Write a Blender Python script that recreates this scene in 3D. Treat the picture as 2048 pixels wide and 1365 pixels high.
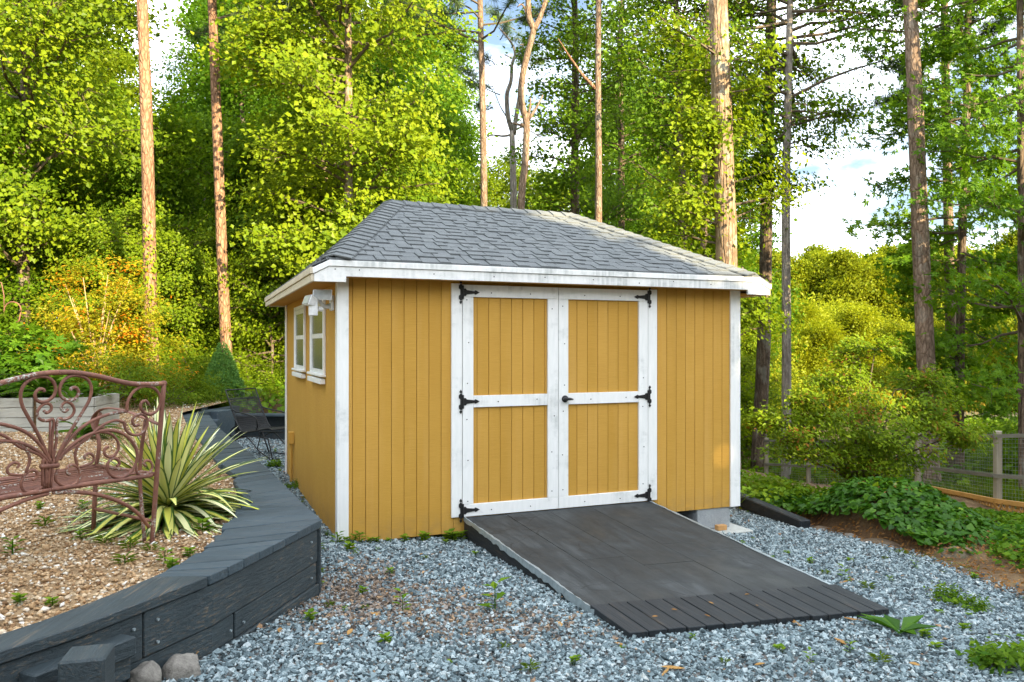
import bpy, math, random
import numpy as np
from mathutils import Vector, Matrix

for _o in list(bpy.data.objects):
    bpy.data.objects.remove(_o)
S = bpy.context.scene
COL = S.collection
R = math.radians

# ------------------------------------------------------------------ camera
F, CX, HY, CAMZ = 1550.0, 1024.0, 691.0, 1.52      # focal length and horizon of the photograph, camera height
cd = bpy.data.cameras.new('camera')
cam = bpy.data.objects.new('camera', cd)
COL.objects.link(cam)
cam.location = (0, 0, CAMZ)
cam.rotation_euler = (R(90), 0, 0)
cd.sensor_width = 36.0
cd.lens = 36.0 * F / 2048.0
cd.shift_y = (HY - 682.5) / 2048.0
cd.clip_start = 0.05
cd.clip_end = 2000
S.camera = cam

# ------------------------------------------------------------------ light
SUN_EL, SUN_AZ = 19.0, 139.8          # azimuth clockwise from +Y: the sun stands behind the camera, to the right
w = bpy.data.worlds.new('World')
S.world = w
w.use_nodes = True
nt = w.node_tree
nt.nodes.clear()
out = nt.nodes.new('ShaderNodeOutputWorld')
bg = nt.nodes.new('ShaderNodeBackground')
sky = nt.nodes.new('ShaderNodeTexSky')
sky.sky_type = 'NISHITA'
sky.sun_disc = False
sky.sun_elevation = R(SUN_EL)
sky.sun_rotation = R(SUN_AZ)
sky.air_density = 1.0
sky.dust_density = 1.2
sky.ozone_density = 1.5
bg.inputs['Strength'].default_value = 0.06
tc = nt.nodes.new('ShaderNodeTexCoord')
mp = nt.nodes.new('ShaderNodeMapping')
mp.inputs['Scale'].default_value = (1.6, 1.6, 4.0)
nz = nt.nodes.new('ShaderNodeTexNoise')
nz.inputs['Scale'].default_value = 1.7
nz.inputs['Detail'].default_value = 7
nz.inputs['Roughness'].default_value = 0.55
rp = nt.nodes.new('ShaderNodeValToRGB')
rp.color_ramp.elements[0].position = 0.40
rp.color_ramp.elements[1].position = 0.64
rp.color_ramp.elements[0].color = (0.02, 0.02, 0.02, 1)
cl = nt.nodes.new('ShaderNodeMixRGB')
cl.inputs[2].default_value = (24.8, 25.9, 27.0, 1)       # thin bright evening cloud
nt.links.new(tc.outputs['Generated'], mp.inputs['Vector'])
nt.links.new(mp.outputs['Vector'], nz.inputs['Vector'])
nt.links.new(nz.outputs['Fac'], rp.inputs['Fac'])
mlt = nt.nodes.new('ShaderNodeMath'); mlt.operation = 'MULTIPLY'; mlt.inputs[1].default_value = 0.86
nt.links.new(rp.outputs['Color'], mlt.inputs[0])
nt.links.new(mlt.outputs[0], cl.inputs[0])
nt.links.new(sky.outputs['Color'], cl.inputs[1])
nt.links.new(cl.outputs['Color'], bg.inputs['Color'])
nt.links.new(bg.outputs['Background'], out.inputs['Surface'])

sd = bpy.data.lights.new('sun', 'SUN')
sun = bpy.data.objects.new('sun', sd)
COL.objects.link(sun)
sd.energy = 4.2
sd.angle = R(0.6)
sd.color = (1.0, 0.82, 0.50)
_to = Vector((math.sin(R(SUN_AZ)) * math.cos(R(SUN_EL)), math.cos(R(SUN_AZ)) * math.cos(R(SUN_EL)), math.sin(R(SUN_EL))))
sun.rotation_euler = _to.to_track_quat('Z', 'Y').to_euler()
sun.location = (30, -40, 30)

S.view_settings.view_transform = 'Standard'
S.view_settings.look = 'None'
S.view_settings.gamma = 1.0
S.view_settings.use_curve_mapping = False
S.view_settings.exposure = 2.2
S.cycles.max_bounces = 8
S.cycles.diffuse_bounces = 5
S.cycles.transmission_bounces = 6
S.cycles.transparent_max_bounces = 4
S.cycles.caustics_reflective = False
S.cycles.caustics_refractive = False

# ------------------------------------------------------------------ helpers
RNG = np.random.default_rng(7)
random.seed(7)


def at(px, py, D):
    """point of the place seen at pixel (px, py) of the photograph when it lies D metres in front of the camera"""
    return np.array([(px - CX) / F * D, D, CAMZ - (py - HY) / F * D])


def link(o, parent=None):
    COL.objects.link(o)
    if parent is not None:
        o.parent = parent
    return o


def tag(o, label=None, cat=None, group=None, kind=None):
    if label: o['label'] = label
    if cat: o['category'] = cat
    if group: o['group'] = group
    if kind: o['kind'] = kind
    return o


def thing(name, label, cat, loc=(0, 0, 0), rz=0.0, group=None):
    o = bpy.data.objects.new(name, None)
    o.empty_display_size = 0.1
    o.location = loc
    o.rotation_euler = (0, 0, rz)
    link(o)
    return tag(o, label, cat, group)


KIDS = {}


def copy_thing(src, loc, rz=0.0, sc=None, label=None, group=None):
    def rec(o, parent):
        c = o.copy()
        COL.objects.link(c)
        if parent is not None:
            c.parent = parent
        for k in o.children:
            rec(k, c)
        return c
    r = rec(src, None)
    r.location = loc
    r.rotation_euler = (0, 0, rz)
    if sc is not None:
        r.scale = (sc, sc, sc) if not hasattr(sc, '__len__') else sc
    if label: r['label'] = label
    if group: r['group'] = group
    return r


class MB:
    """collects shapes for ONE mesh object"""
    def __init__(self):
        self.v = []
        self.f = []
        self.n = 0

    def add(self, v, f):
        v = np.asarray(v, float)
        self.v.append(v)
        n = self.n
        self.f.extend([[i + n for i in q] for q in f])
        self.n += len(v)

    def box(self, x0, x1, y0, y1, z0, z1, M=None):
        v = np.array([(x, y, z) for z in (z0, z1) for y in (y0, y1) for x in (x0, x1)], float)
        if M is not None:
            v = np.array([M @ Vector(p) for p in v])
        self.add(v, [(0, 2, 3, 1), (4, 5, 7, 6), (0, 1, 5, 4), (2, 6, 7, 3), (0, 4, 6, 2), (1, 3, 7, 5)])
        return self

    def prism(self, poly, ext, base=None):
        """poly: 3D polygon (list), ext: extrusion vector"""
        p = np.array(poly, float)
        q = p + np.array(ext, float)
        n = len(p)
        f = [list(range(n))[::-1], [n + i for i in range(n)]]
        for i in range(n):
            j = (i + 1) % n
            f.append([i, j, n + j, n + i])
        self.add(np.vstack([p, q]), f)
        return self

    def tube(self, pts, rad, n=6, cap=True, flat=None):
        v, f = tube_arrays(pts, rad, n, cap, flat)
        self.add(v, f)
        return self

    def build(self, name, mat, parent=None, smooth=False, bevel=0.0):
        me = bpy.data.meshes.new(name)
        me.from_pydata(np.vstack(self.v).tolist(), [], self.f)
        me.materials.append(mat)
        if smooth:
            me.polygons.foreach_set('use_smooth', [True] * len(me.polygons))
        me.update()
        o = bpy.data.objects.new(name, me)
        link(o, parent)
        if bevel:
            b = o.modifiers.new('bevel', 'BEVEL')
            b.width = bevel
            b.segments = 1
            b.limit_method = 'ANGLE'
        return o


def tube_arrays(pts, rad, n=6, cap=True, flat=None):
    P = np.asarray(pts, float)
    m = len(P)
    rad = np.broadcast_to(np.asarray(rad, float), (m,))
    T = np.gradient(P, axis=0)
    T /= np.linalg.norm(T, axis=1)[:, None] + 1e-9
    ref = np.array([0, 0, 1.0]) if abs(T[:, 2]).mean() < 0.8 else np.array([1.0, 0, 0])
    if flat is not None:
        ref = np.asarray(flat[0], float)
    A = np.cross(T, ref)
    A /= np.linalg.norm(A, axis=1)[:, None] + 1e-9
    B = np.cross(A, T)
    an = np.arange(n) * 2 * math.pi / n + (math.pi / 4 if n == 4 else 0)
    ka, kb = (1, 1) if flat is None else flat[1:]
    v = (P[:, None, :] + rad[:, None, None] * (ka * np.cos(an)[None, :, None] * A[:, None, :] + kb * np.sin(an)[None, :, None] * B[:, None, :])).reshape(-1, 3)
    f = []
    for i in range(m - 1):
        for k in range(n):
            k2 = (k + 1) % n
            f.append([i * n + k, i * n + k2, (i + 1) * n + k2, (i + 1) * n + k])
    if cap:
        f.append(list(range(n))[::-1])
        f.append([(m - 1) * n + k for k in range(n)])
    return v, f


def fast_mesh(name, V, T, mat, attr=None, smooth=False):
    """V (n,3), T (m,3|4) int arrays -> mesh; attr: point float array 'lv'"""
    me = bpy.data.meshes.new(name)
    k = T.shape[1]
    me.vertices.add(len(V))
    me.vertices.foreach_set('co', np.ascontiguousarray(V, np.float32).ravel())
    me.loops.add(T.size)
    me.loops.foreach_set('vertex_index', np.ascontiguousarray(T, np.int32).ravel())
    me.polygons.add(len(T))
    me.polygons.foreach_set('loop_start', np.arange(0, T.size, k, dtype=np.int32))
    me.update(calc_edges=True)
    me.polygons.foreach_set('use_smooth', np.full(len(T), smooth))
    me.materials.append(mat)
    if attr is not None:
        a = me.attributes.new('lv', 'FLOAT', 'POINT')
        a.data.foreach_set('value', np.ascontiguousarray(attr, np.float32))
    return me


def obj(name, me, parent=None, loc=None):
    o = bpy.data.objects.new(name, me)
    link(o, parent)
    if loc is not None:
        o.location = loc
    return o


def catmull(pts, n=6):
    P = np.asarray(pts, float)
    P = np.vstack([2 * P[0] - P[1], P, 2 * P[-1] - P[-2]])
    o = []
    for i in range(1, len(P) - 2):
        a, b, c, d = P[i - 1], P[i], P[i + 1], P[i + 2]
        for t in np.linspace(0, 1, n, endpoint=False):
            o.append(0.5 * (2 * b + (c - a) * t + (2 * a - 5 * b + 4 * c - d) * t * t + (3 * b - a - 3 * c + d) * t ** 3))
    o.append(P[-2])
    return np.array(o)


# ------------------------------------------------------------------ materials
def new_mat(name):
    m = bpy.data.materials.new(name)
    m.use_nodes = True
    nt = m.node_tree
    nt.nodes.clear()
    o = nt.nodes.new('ShaderNodeOutputMaterial')
    p = nt.nodes.new('ShaderNodeBsdfPrincipled')
    nt.links.new(p.outputs[0], o.inputs['Surface'])
    return m, nt, p, o


def coords(nt, scale=(1, 1, 1), rnd=True, kind='Object'):
    tc = nt.nodes.new('ShaderNodeTexCoord')
    mp = nt.nodes.new('ShaderNodeMapping')
    mp.inputs['Scale'].default_value = scale
    src = tc.outputs[kind]
    if rnd:
        oi = nt.nodes.new('ShaderNodeObjectInfo')
        sc = nt.nodes.new('ShaderNodeVectorMath'); sc.operation = 'SCALE'
        cb = nt.nodes.new('ShaderNodeCombineXYZ')
        for i in range(3):
            nt.links.new(oi.outputs['Random'], cb.inputs[i])
        nt.links.new(cb.outputs[0], sc.inputs[0])
        sc.inputs['Scale'].default_value = 37.0
        ad = nt.nodes.new('ShaderNodeVectorMath'); ad.operation = 'ADD'
        nt.links.new(src, ad.inputs[0]); nt.links.new(sc.outputs[0], ad.inputs[1])
        src = ad.outputs[0]
    nt.links.new(src, mp.inputs['Vector'])
    return mp.outputs[0]


def noise(nt, vec, scale, detail=4, rough=0.55, dist=0.0):
    n = nt.nodes.new('ShaderNodeTexNoise')
    n.inputs['Scale'].default_value = scale
    n.inputs['Detail'].default_value = detail
    n.inputs['Roughness'].default_value = rough
    n.inputs['Distortion'].default_value = dist
    nt.links.new(vec, n.inputs['Vector'])
    return n.outputs['Fac']


def ramp(nt, fac, stops):
    r = nt.nodes.new('ShaderNodeValToRGB')
    e = r.color_ramp.elements
    e[0].position, e[0].color = stops[0][0], (*stops[0][1], 1)
    e[1].position, e[1].color = stops[-1][0], (*stops[-1][1], 1)
    for p, c in stops[1:-1]:
        q = e.new(p); q.color = (*c, 1)
    nt.links.new(fac, r.inputs['Fac'])
    return r.outputs['Color']


def mix(nt, fac, a, b, mode='MIX'):
    m = nt.nodes.new('ShaderNodeMixRGB')
    m.blend_type = mode
    for s, i in ((fac, 0), (a, 1), (b, 2)):
        if isinstance(s, (int, float)):
            m.inputs[i].default_value = s
        elif isinstance(s, tuple):
            m.inputs[i].default_value = (*s, 1)
        else:
            nt.links.new(s, m.inputs[i])
    return m.outputs[0]


def bump(nt, p, h, strength=0.3, dist=0.01):
    b = nt.nodes.new('ShaderNodeBump')
    b.inputs['Strength'].default_value = strength
    b.inputs['Distance'].default_value = dist
    nt.links.new(h, b.inputs['Height'])
    nt.links.new(b.outputs[0], p.inputs['Normal'])


def sepz(nt, kind='Object'):
    tc = nt.nodes.new('ShaderNodeTexCoord')
    s = nt.nodes.new('ShaderNodeSeparateXYZ')
    nt.links.new(tc.outputs[kind], s.inputs[0])
    return s.outputs


def mat_plain(name, c, rough=0.6, metal=0.0, spec=0.4):
    m, nt, p, o = new_mat(name)
    v = coords(nt)
    n = noise(nt, v, 30, 4)
    nt.links.new(ramp(nt, n, [(0.3, tuple(x * 0.8 for x in c)), (0.7, tuple(min(1, x * 1.15) for x in c))]), p.inputs['Base Color'])
    p.inputs['Roughness'].default_value = rough
    p.inputs['Metallic'].default_value = metal
    p.inputs['Specular IOR Level'].default_value = spec
    bump(nt, p, n, 0.15, 0.003)
    return m


def mat_siding():
    m, nt, p, o = new_mat('ochre_siding')
    v = coords(nt, (1, 1, 1))
    fine = noise(nt, coords(nt, (9, 9, 260)), 1.0, 5, 0.65)        # rough sawn lines run level across the boards
    big = noise(nt, v, 1.8, 4)
    oi = nt.nodes.new('ShaderNodeObjectInfo')
    c = ramp(nt, fine, [(0.30, (0.40, 0.215, 0.032)), (0.5, (0.52, 0.285, 0.048)), (0.72, (0.60, 0.345, 0.072))])
    c = mix(nt, 0.5, c, ramp(nt, big, [(0.3, (0.47, 0.25, 0.038)), (0.7, (0.56, 0.32, 0.060))]))
    sp = noise(nt, coords(nt, (6, 6, 9)), 1.0, 6, 0.7)
    z_ = sepz(nt)[2]
    lowz = ramp(nt, z_, [(0.0, (.55, .55, .55)), (0.22, (0, 0, 0))])
    sm = mix(nt, 1.0, ramp(nt, sp, [(0.42, (0, 0, 0)), (0.62, (1, 1, 1))]), lowz, 'MULTIPLY')
    c = mix(nt, sm, c, (0.26, 0.17, 0.075))                          # mud splashed up from the gravel
    st = noise(nt, coords(nt, (14, 14, 0.9)), 1.0, 5, 0.6)
    c = mix(nt, ramp(nt, st, [(0.50, (0, 0, 0)), (0.75, (.30, .30, .30))]), c, (0.60, 0.37, 0.12))   # faded runs
    c = mix(nt, 0.20, c, ramp(nt, oi.outputs['Random'], [(0, (0.40, 0.22, 0.03)), (1, (0.62, 0.36, 0.09))]))
    nt.links.new(c, p.inputs['Base Color'])
    p.inputs['Roughness'].default_value = 0.75
    p.inputs['Specular IOR Level'].default_value = 0.25
    bump(nt, p, fine, 0.55, 0.004)
    return m


def mat_white(name='white_paint', lo=0.53, amt=0.75):
    m, nt, p, o = new_mat(name)
    v = coords(nt, (1, 1, 1))
    g = noise(nt, coords(nt, (40, 40, 6)), 1.0, 5)
    st = noise(nt, coords(nt, (2.2, 2.2, 3.0)), 1.0, 7, 0.7)
    run = noise(nt, coords(nt, (30, 30, 1.2)), 1.0, 3)
    c = ramp(nt, g, [(0.3, (0.76, 0.77, 0.76)), (0.7, (0.84, 0.84, 0.83))])
    k = mix(nt, 1.0, ramp(nt, st, [(lo, (0, 0, 0)), (lo + .16, (amt, amt, amt))]), ramp(nt, run, [(0.35, (0.15, 0.15, 0.15)), (0.7, (1, 1, 1))]), 'MULTIPLY')
    c = mix(nt, k, c, (0.30, 0.33, 0.32))
    nt.links.new(c, p.inputs['Base Color'])
    p.inputs['Roughness'].default_value = 0.5
    bump(nt, p, g, 0.12, 0.003)
    return m


def mat_shingle():
    m, nt, p, o = new_mat('grey_asphalt_shingle')
    v = coords(nt)
    gr = noise(nt, v, 320, 2, 0.8)
    md = noise(nt, v, 14, 4)
    oi = nt.nodes.new('ShaderNodeObjectInfo')
    c = ramp(nt, gr, [(0.32, (0.052, 0.058, 0.060)), (0.5, (0.126, 0.138, 0.143)), (0.68, (0.26, 0.275, 0.28))])
    c = mix(nt, 0.30, c, ramp(nt, md, [(0.3, (0.075, 0.086, 0.093)), (0.7, (0.18, 0.195, 0.205))]))
    c = mix(nt, 0.20, c, ramp(nt, oi.outputs['Random'], [(0, (0.075, 0.086, 0.094)), (0.5, (0.130, 0.146, 0.156)), (1, (0.195, 0.205, 0.21))]))
    nt.links.new(c, p.inputs['Base Color'])
    p.inputs['Roughness'].default_value = 0.9
    bump(nt, p, gr, 0.6, 0.004)
    return m


def mat_timber(name='black_stained_timber', axis=(55, 2.2, 65), base=(0.030, 0.043, 0.050), wear=0.5):
    m, nt, p, o = new_mat(name)
    gr = noise(nt, coords(nt, axis), 1.0, 6, 0.65, 0.5)
    w1 = noise(nt, coords(nt, (3, 3, 3)), 1.0, 6, 0.65)
    w2 = noise(nt, coords(nt, tuple(a * 1.7 for a in axis)), 1.0, 4, 0.6)
    b = base
    c = ramp(nt, gr, [(0.28, tuple(x * 0.45 for x in b)), (0.5, b), (0.75, tuple(x * 1.7 for x in b))])
    oi = nt.nodes.new('ShaderNodeObjectInfo')
    c = mix(nt, 0.35, c, ramp(nt, oi.outputs['Random'], [(0, tuple(x * 0.55 for x in b)), (1, tuple(x * 1.6 for x in b))]))
    c = mix(nt, 0.4, c, ramp(nt, w1, [(0.3, tuple(x * 0.6 for x in b)), (0.7, tuple(x * 1.5 for x in b))]))
    k = mix(nt, 1.0, ramp(nt, w1, [(0.44, (0, 0, 0)), (0.62, (1, 1, 1))]), ramp(nt, w2, [(0.53, (0, 0, 0)), (0.66, (wear, wear, wear))]), 'MULTIPLY')
    c = mix(nt, k, c, (0.22, 0.15, 0.085))
    nt.links.new(c, p.inputs['Base Color'])
    p.inputs['Roughness'].default_value = 0.62
    p.inputs['Specular IOR Level'].default_value = 0.35
    bump(nt, p, gr, 0.9, 0.008)
    return m


def mat_deck():
    m, nt, p, o = new_mat('tarred_ramp_deck')
    v = coords(nt, (1, 1, 1), rnd=False)
    gr = noise(nt, coords(nt, (16, 2.0, 8), rnd=False), 1.0, 7, 0.65, 0.6)
    du = noise(nt, coords(nt, (2.0, 1.5, 2.0), rnd=False), 1.0, 7, 0.62, 0.4)
    fine = noise(nt, v, 90, 4, 0.7)
    c = ramp(nt, gr, [(0.30, (0.010, 0.0125, 0.0135)), (0.55, (0.020, 0.0245, 0.0265)), (0.75, (0.033, 0.039, 0.042))])
    k = mix(nt, 1.0, ramp(nt, du, [(0.52, (0, 0, 0)), (0.70, (0.60, 0.60, 0.60))]), ramp(nt, fine, [(0.3, (0.4, 0.4, 0.4)), (0.65, (1, 1, 1))]), 'MULTIPLY')
    k = mix(nt, 1.0, k, ramp(nt, gr, [(0.38, (0.15, 0.15, 0.15)), (0.62, (1, 1, 1))]), 'MULTIPLY')
    c = mix(nt, k, c, (0.120, 0.130, 0.133))
    # short cracks across the felt
    vo = nt.nodes.new('ShaderNodeTexVoronoi'); vo.feature = 'DISTANCE_TO_EDGE'
    dv = nt.nodes.new('ShaderNodeMapping'); dv.inputs['Scale'].default_value = (1.6, 3.2, 1)
    wv = mix(nt, 0.22, coords(nt, (1, 1, 1), rnd=False), noise_col(nt, 3.0))
    nt.links.new(wv, dv.inputs['Vector']); nt.links.new(dv.outputs[0], vo.inputs['Vector'])
    vo.inputs['Scale'].default_value = 1.4
    ck = mix(nt, 1.0, ramp(nt, vo.outputs['Distance'], [(0.0, (1, 1, 1)), (0.012, (0, 0, 0))]), ramp(nt, du, [(0.44, (0, 0, 0)), (0.52, (1, 1, 1))]), 'MULTIPLY')
    c = mix(nt, ck, c, (0.008, 0.008, 0.008))
    nt.links.new(c, p.inputs['Base Color'])
    nt.links.new(ramp(nt, du, [(0.35, (0.52, 0.52, 0.52)), (0.65, (0.85, 0.85, 0.85))]), p.inputs['Roughness'])
    bump(nt, p, mix(nt, 0.5, gr, fine), 0.45, 0.006)
    return m


def noise_col(nt, scale):
    n = nt.nodes.new('ShaderNodeTexNoise')
    n.inputs['Scale'].default_value = scale
    tc = nt.nodes.new('ShaderNodeTexCoord')
    nt.links.new(tc.outputs['Object'], n.inputs['Vector'])
    return n.outputs['Color']


def mat_rust():
    m, nt, p, o = new_mat('rusted_iron')
    v = coords(nt)
    a = noise(nt, v, 7, 7, 0.7)
    b = noise(nt, v, 60, 5, 0.7)
    li = noise(nt, v, 4.5, 5, 0.6)
    lf = noise(nt, v, 95, 3, 0.7)
    c = ramp(nt, a, [(0.3, (0.10, 0.040, 0.030)), (0.48, (0.19, 0.075, 0.050)), (0.6, (0.25, 0.10, 0.062)), (0.75, (0.34, 0.14, 0.06))])
    c = mix(nt, 0.35, c, ramp(nt, b, [(0.3, (0.08, 0.04, 0.035)), (0.7, (0.27, 0.13, 0.09))]))
    k = mix(nt, 1.0, ramp(nt, li, [(0.58, (0, 0, 0)), (0.64, (1, 1, 1))]), ramp(nt, lf, [(0.50, (0, 0, 0)), (0.58, (1, 1, 1))]), 'MULTIPLY')
    c = mix(nt, k, c, (0.42, 0.43, 0.38))                           # crusts of lichen
    nt.links.new(c, p.inputs['Base Color'])
    p.inputs['Roughness'].default_value = 0.7
    p.inputs['Metallic'].default_value = 0.15
    bump(nt, p, b, 0.4, 0.003)
    return m


def mat_stone(name, stops, smooth=False, rough=0.9):
    m, nt, p, o = new_mat(name)
    a = nt.nodes.new('ShaderNodeAttribute'); a.attribute_name = 'lv'
    v = coords(nt, rnd=False)
    n = noise(nt, v, 130, 4, 0.75)
    c = ramp(nt, a.outputs['Fac'], stops)
    c = mix(nt, 0.55, c, ramp(nt, n, [(0.3, (0.35, 0.35, 0.35)), (0.5, (0.9, 0.9, 0.9)), (0.72, (1.5, 1.5, 1.5))]), 'MULTIPLY')
    nt.links.new(c, p.inputs['Base Color'])
    p.inputs['Roughness'].default_value = rough
    p.inputs['Specular IOR Level'].default_value = 0.12
    bump(nt, p, n, 0.6, 0.006)
    return m


def mat_rock(name, c1, c2, c3):
    m, nt, p, o = new_mat(name)
    v = coords(nt)
    a = noise(nt, v, 11, 8, 0.7)
    b = noise(nt, v, 60, 5, 0.75)
    c = ramp(nt, a, [(0.3, c1), (0.5, c2), (0.7, c3)])
    c = mix(nt, 0.4, c, ramp(nt, b, [(0.3, c1), (0.7, c3)]))
    nt.links.new(c, p.inputs['Base Color'])
    p.inputs['Roughness'].default_value = 0.85
    bump(nt, p, mix(nt, 0.5, a, b), 0.7, 0.02)
    return m


def mat_ground(name, stops, scale=5, fine=60, bumpd=0.02, kind='Object'):
    m, nt, p, o = new_mat(name)
    v = coords(nt, rnd=False)
    a = noise(nt, v, scale, 8, 0.62)
    b = noise(nt, v, fine, 6, 0.7)
    c = ramp(nt, a, stops)
    c = mix(nt, 0.6, c, ramp(nt, b, [(0.3, (0.35, 0.35, 0.35)), (0.5, (1, 1, 1)), (0.7, (1.7, 1.7, 1.7))]), 'MULTIPLY')
    nt.links.new(c, p.inputs['Base Color'])
    p.inputs['Roughness'].default_value = 0.95
    p.inputs['Specular IOR Level'].default_value = 0.2
    bump(nt, p, b, 0.8, bumpd)
    return m


def mat_bark(name, dark, mid, light, plates=(10, 10, 3), lichen=0.0):
    m, nt, p, o = new_mat(name)
    v = coords(nt, plates)
    vo = nt.nodes.new('ShaderNodeTexVoronoi'); vo.feature = 'DISTANCE_TO_EDGE'
    vo.inputs['Scale'].default_value = 1.0
    wv = mix(nt, 0.30, v, noise_col(nt, 7.0))
    nt.links.new(wv, vo.inputs['Vector'])
    n = noise(nt, coords(nt, (18, 18, 5)), 1.0, 6, 0.7)
    ed = ramp(nt, vo.outputs['Distance'], [(0.0, (0, 0, 0)), (0.16, (1, 1, 1))])
    c = ramp(nt, n, [(0.3, dark), (0.5, mid), (0.7, light)])
    c = mix(nt, ed, mix(nt, 0.62, c, dark), c)
    fl_ = noise(nt, coords(nt, (46, 46, 16)), 1.0, 4, 0.7)
    c = mix(nt, 0.55, c, ramp(nt, fl_, [(0.3, (0.45, 0.42, 0.40)), (0.52, (1, 1, 1)), (0.7, (1.35, 1.35, 1.35))]), 'MULTIPLY')
    lg = noise(nt, coords(nt, (2.5, 2.5, 0.8)), 1.0, 5, 0.65)
    c = mix(nt, 0.6, c, ramp(nt, lg, [(0.34, (0.55, 0.52, 0.50)), (0.5, (1, 1, 1)), (0.66, (1.25, 1.2, 1.15))]), 'MULTIPLY')
    if lichen:
        k = noise(nt, coords(nt, (4, 4, 2.5)), 1.0, 6, 0.65)
        c = mix(nt, ramp(nt, k, [(0.54, (0, 0, 0)), (0.62, (lichen, lichen, lichen))]), c, (0.36, 0.36, 0.31))
    nt.links.new(c, p.inputs['Base Color'])
    p.inputs['Roughness'].default_value = 0.9
    p.inputs['Specular IOR Level'].default_value = 0.2
    bump(nt, p, mix(nt, 0.45, ed, n), 0.9, 0.025)
    return m


def mat_leaf(name, stops, trans=0.42, gloss=0.006, gr=0.4):
    m = bpy.data.materials.new(name)
    m.use_nodes = True
    nt = m.node_tree
    nt.nodes.clear()
    o = nt.nodes.new('ShaderNodeOutputMaterial')
    a = nt.nodes.new('ShaderNodeAttribute'); a.attribute_name = 'lv'
    c = ramp(nt, a.outputs['Fac'], stops)
    d = nt.nodes.new('ShaderNodeBsdfDiffuse')
    t = nt.nodes.new('ShaderNodeBsdfTranslucent')
    g = nt.nodes.new('ShaderNodeBsdfGlossy')
    g.inputs['Roughness'].default_value = gr
    g.inputs['Color'].default_value = (0.9, 0.95, 0.9, 1)
    tcol = mix(nt, 1.0, c, (1.25, 1.15, 0.5), 'MULTIPLY')
    nt.links.new(c, d.inputs['Color'])
    nt.links.new(tcol, t.inputs['Color'])
    m1 = nt.nodes.new('ShaderNodeMixShader'); m1.inputs[0].default_value = trans
    nt.links.new(d.outputs[0], m1.inputs[1]); nt.links.new(t.outputs[0], m1.inputs[2])
    m2 = nt.nodes.new('ShaderNodeMixShader'); m2.inputs[0].default_value = gloss
    nt.links.new(m1.outputs[0], m2.inputs[1]); nt.links.new(g.outputs[0], m2.inputs[2])
    nt.links.new(m2.outputs[0], o.inputs['Surface'])
    return m


M = {}
M['siding'] = mat_siding()
M['white'] = mat_white()
M['oldwhite'] = mat_white('weathered_white_paint', 0.45, 0.85)
M['bouncewhite'] = mat_rock('weathered_white_bounce_tint', (0.52, 0.44, 0.31), (0.62, 0.55, 0.42), (0.70, 0.65, 0.54))  # white side fascia; the beige paints in warm light bounced off the trees
M['shingle'] = mat_shingle()
M['timber'] = mat_timber()
M['timber_x'] = mat_timber('black_timber_cap', (2.4, 60, 60), (0.040, 0.060, 0.074), 0.3)
M['deck'] = mat_deck()
M['tread'] = mat_timber('black_ramp_tread', (30, 2.0, 30), (0.012, 0.016, 0.020), 0.2)
M['rust'] = mat_rust()
M['iron'] = mat_plain('black_iron', (0.018, 0.018, 0.019), 0.45, 0.2)
M['dark'] = mat_plain('dark_void', (0.02, 0.017, 0.012), 0.9)
M['groove'] = mat_plain('siding_backing', (0.42, 0.235, 0.042), 0.9)
M['metal'] = mat_plain('galvanised_flashing', (0.33, 0.39, 0.42), 0.42, 0.5)
M['plastic'] = mat_plain('white_plastic', (0.74, 0.75, 0.76), 0.4)
M['lens'] = mat_plain('lamp_glass', (0.42, 0.43, 0.42), 0.15)
M['concrete'] = mat_rock('concrete', (0.24, 0.26, 0.27), (0.31, 0.33, 0.345), (0.38, 0.40, 0.41))
M['slab'] = mat_rock('concrete_slab', (0.36, 0.37, 0.34), (0.45, 0.46, 0.43), (0.52, 0.53, 0.50))
M['rawwood'] = mat_plain('raw_wood', (0.50, 0.27, 0.10), 0.7)
M['greywood'] = mat_timber('weathered_fence_wood', (25, 25, 2), (0.25, 0.22, 0.165), 0.3)
M['greyrail'] = mat_timber('weathered_rail_wood', (3, 3, 25), (0.15, 0.14, 0.115), 0.3)
M['lattice'] = mat_timber('amber_lattice_wood', (6, 6, 20), (0.44, 0.235, 0.065), 0.2)
M['planter'] = mat_timber('pale_planter_board', (4, 4, 22), (0.36, 0.355, 0.32), 0.3)
M['wire'] = mat_plain('fence_wire', (0.22, 0.24, 0.23), 0.4, 0.6)
M['greenwire'] = mat_plain('green_wire', (0.02, 0.42, 0.10), 0.4)
M['soil'] = mat_ground('leaf_litter_soil', [(0.30, (0.055, 0.033, 0.018)), (0.48, (0.13, 0.08, 0.042)), (0.60, (0.19, 0.125, 0.065)), (0.72, (0.07, 0.085, 0.022))], 2.2, 28)
M['gravelbase'] = mat_ground('gravel_base', [(0.3, (0.085, 0.085, 0.085)), (0.5, (0.15, 0.145, 0.14)), (0.7, (0.21, 0.17, 0.13))], 3, 70)
M['pebblebase'] = mat_ground('pebble_base', [(0.3, (0.17, 0.105, 0.055)), (0.5, (0.33, 0.22, 0.12)), (0.7, (0.45, 0.34, 0.22))], 3, 60)
M['meadow'] = mat_ground('meadow_soil', [(0.3, (0.10, 0.12, 0.02)), (0.5, (0.22, 0.19, 0.04)), (0.7, (0.32, 0.26, 0.07))], 0.4, 6)
M['gravel'] = mat_stone('blue_grey_gravel', [(0.0, (0.035, 0.048, 0.053)), (0.28, (0.14, 0.188, 0.208)), (0.58, (0.295, 0.370, 0.395)), (0.84, (0.43, 0.49, 0.505)), (0.92, (0.60, 0.62, 0.60)), (0.945, (0.38, 0.23, 0.13)), (1.0, (0.30, 0.20, 0.13))])
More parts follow.
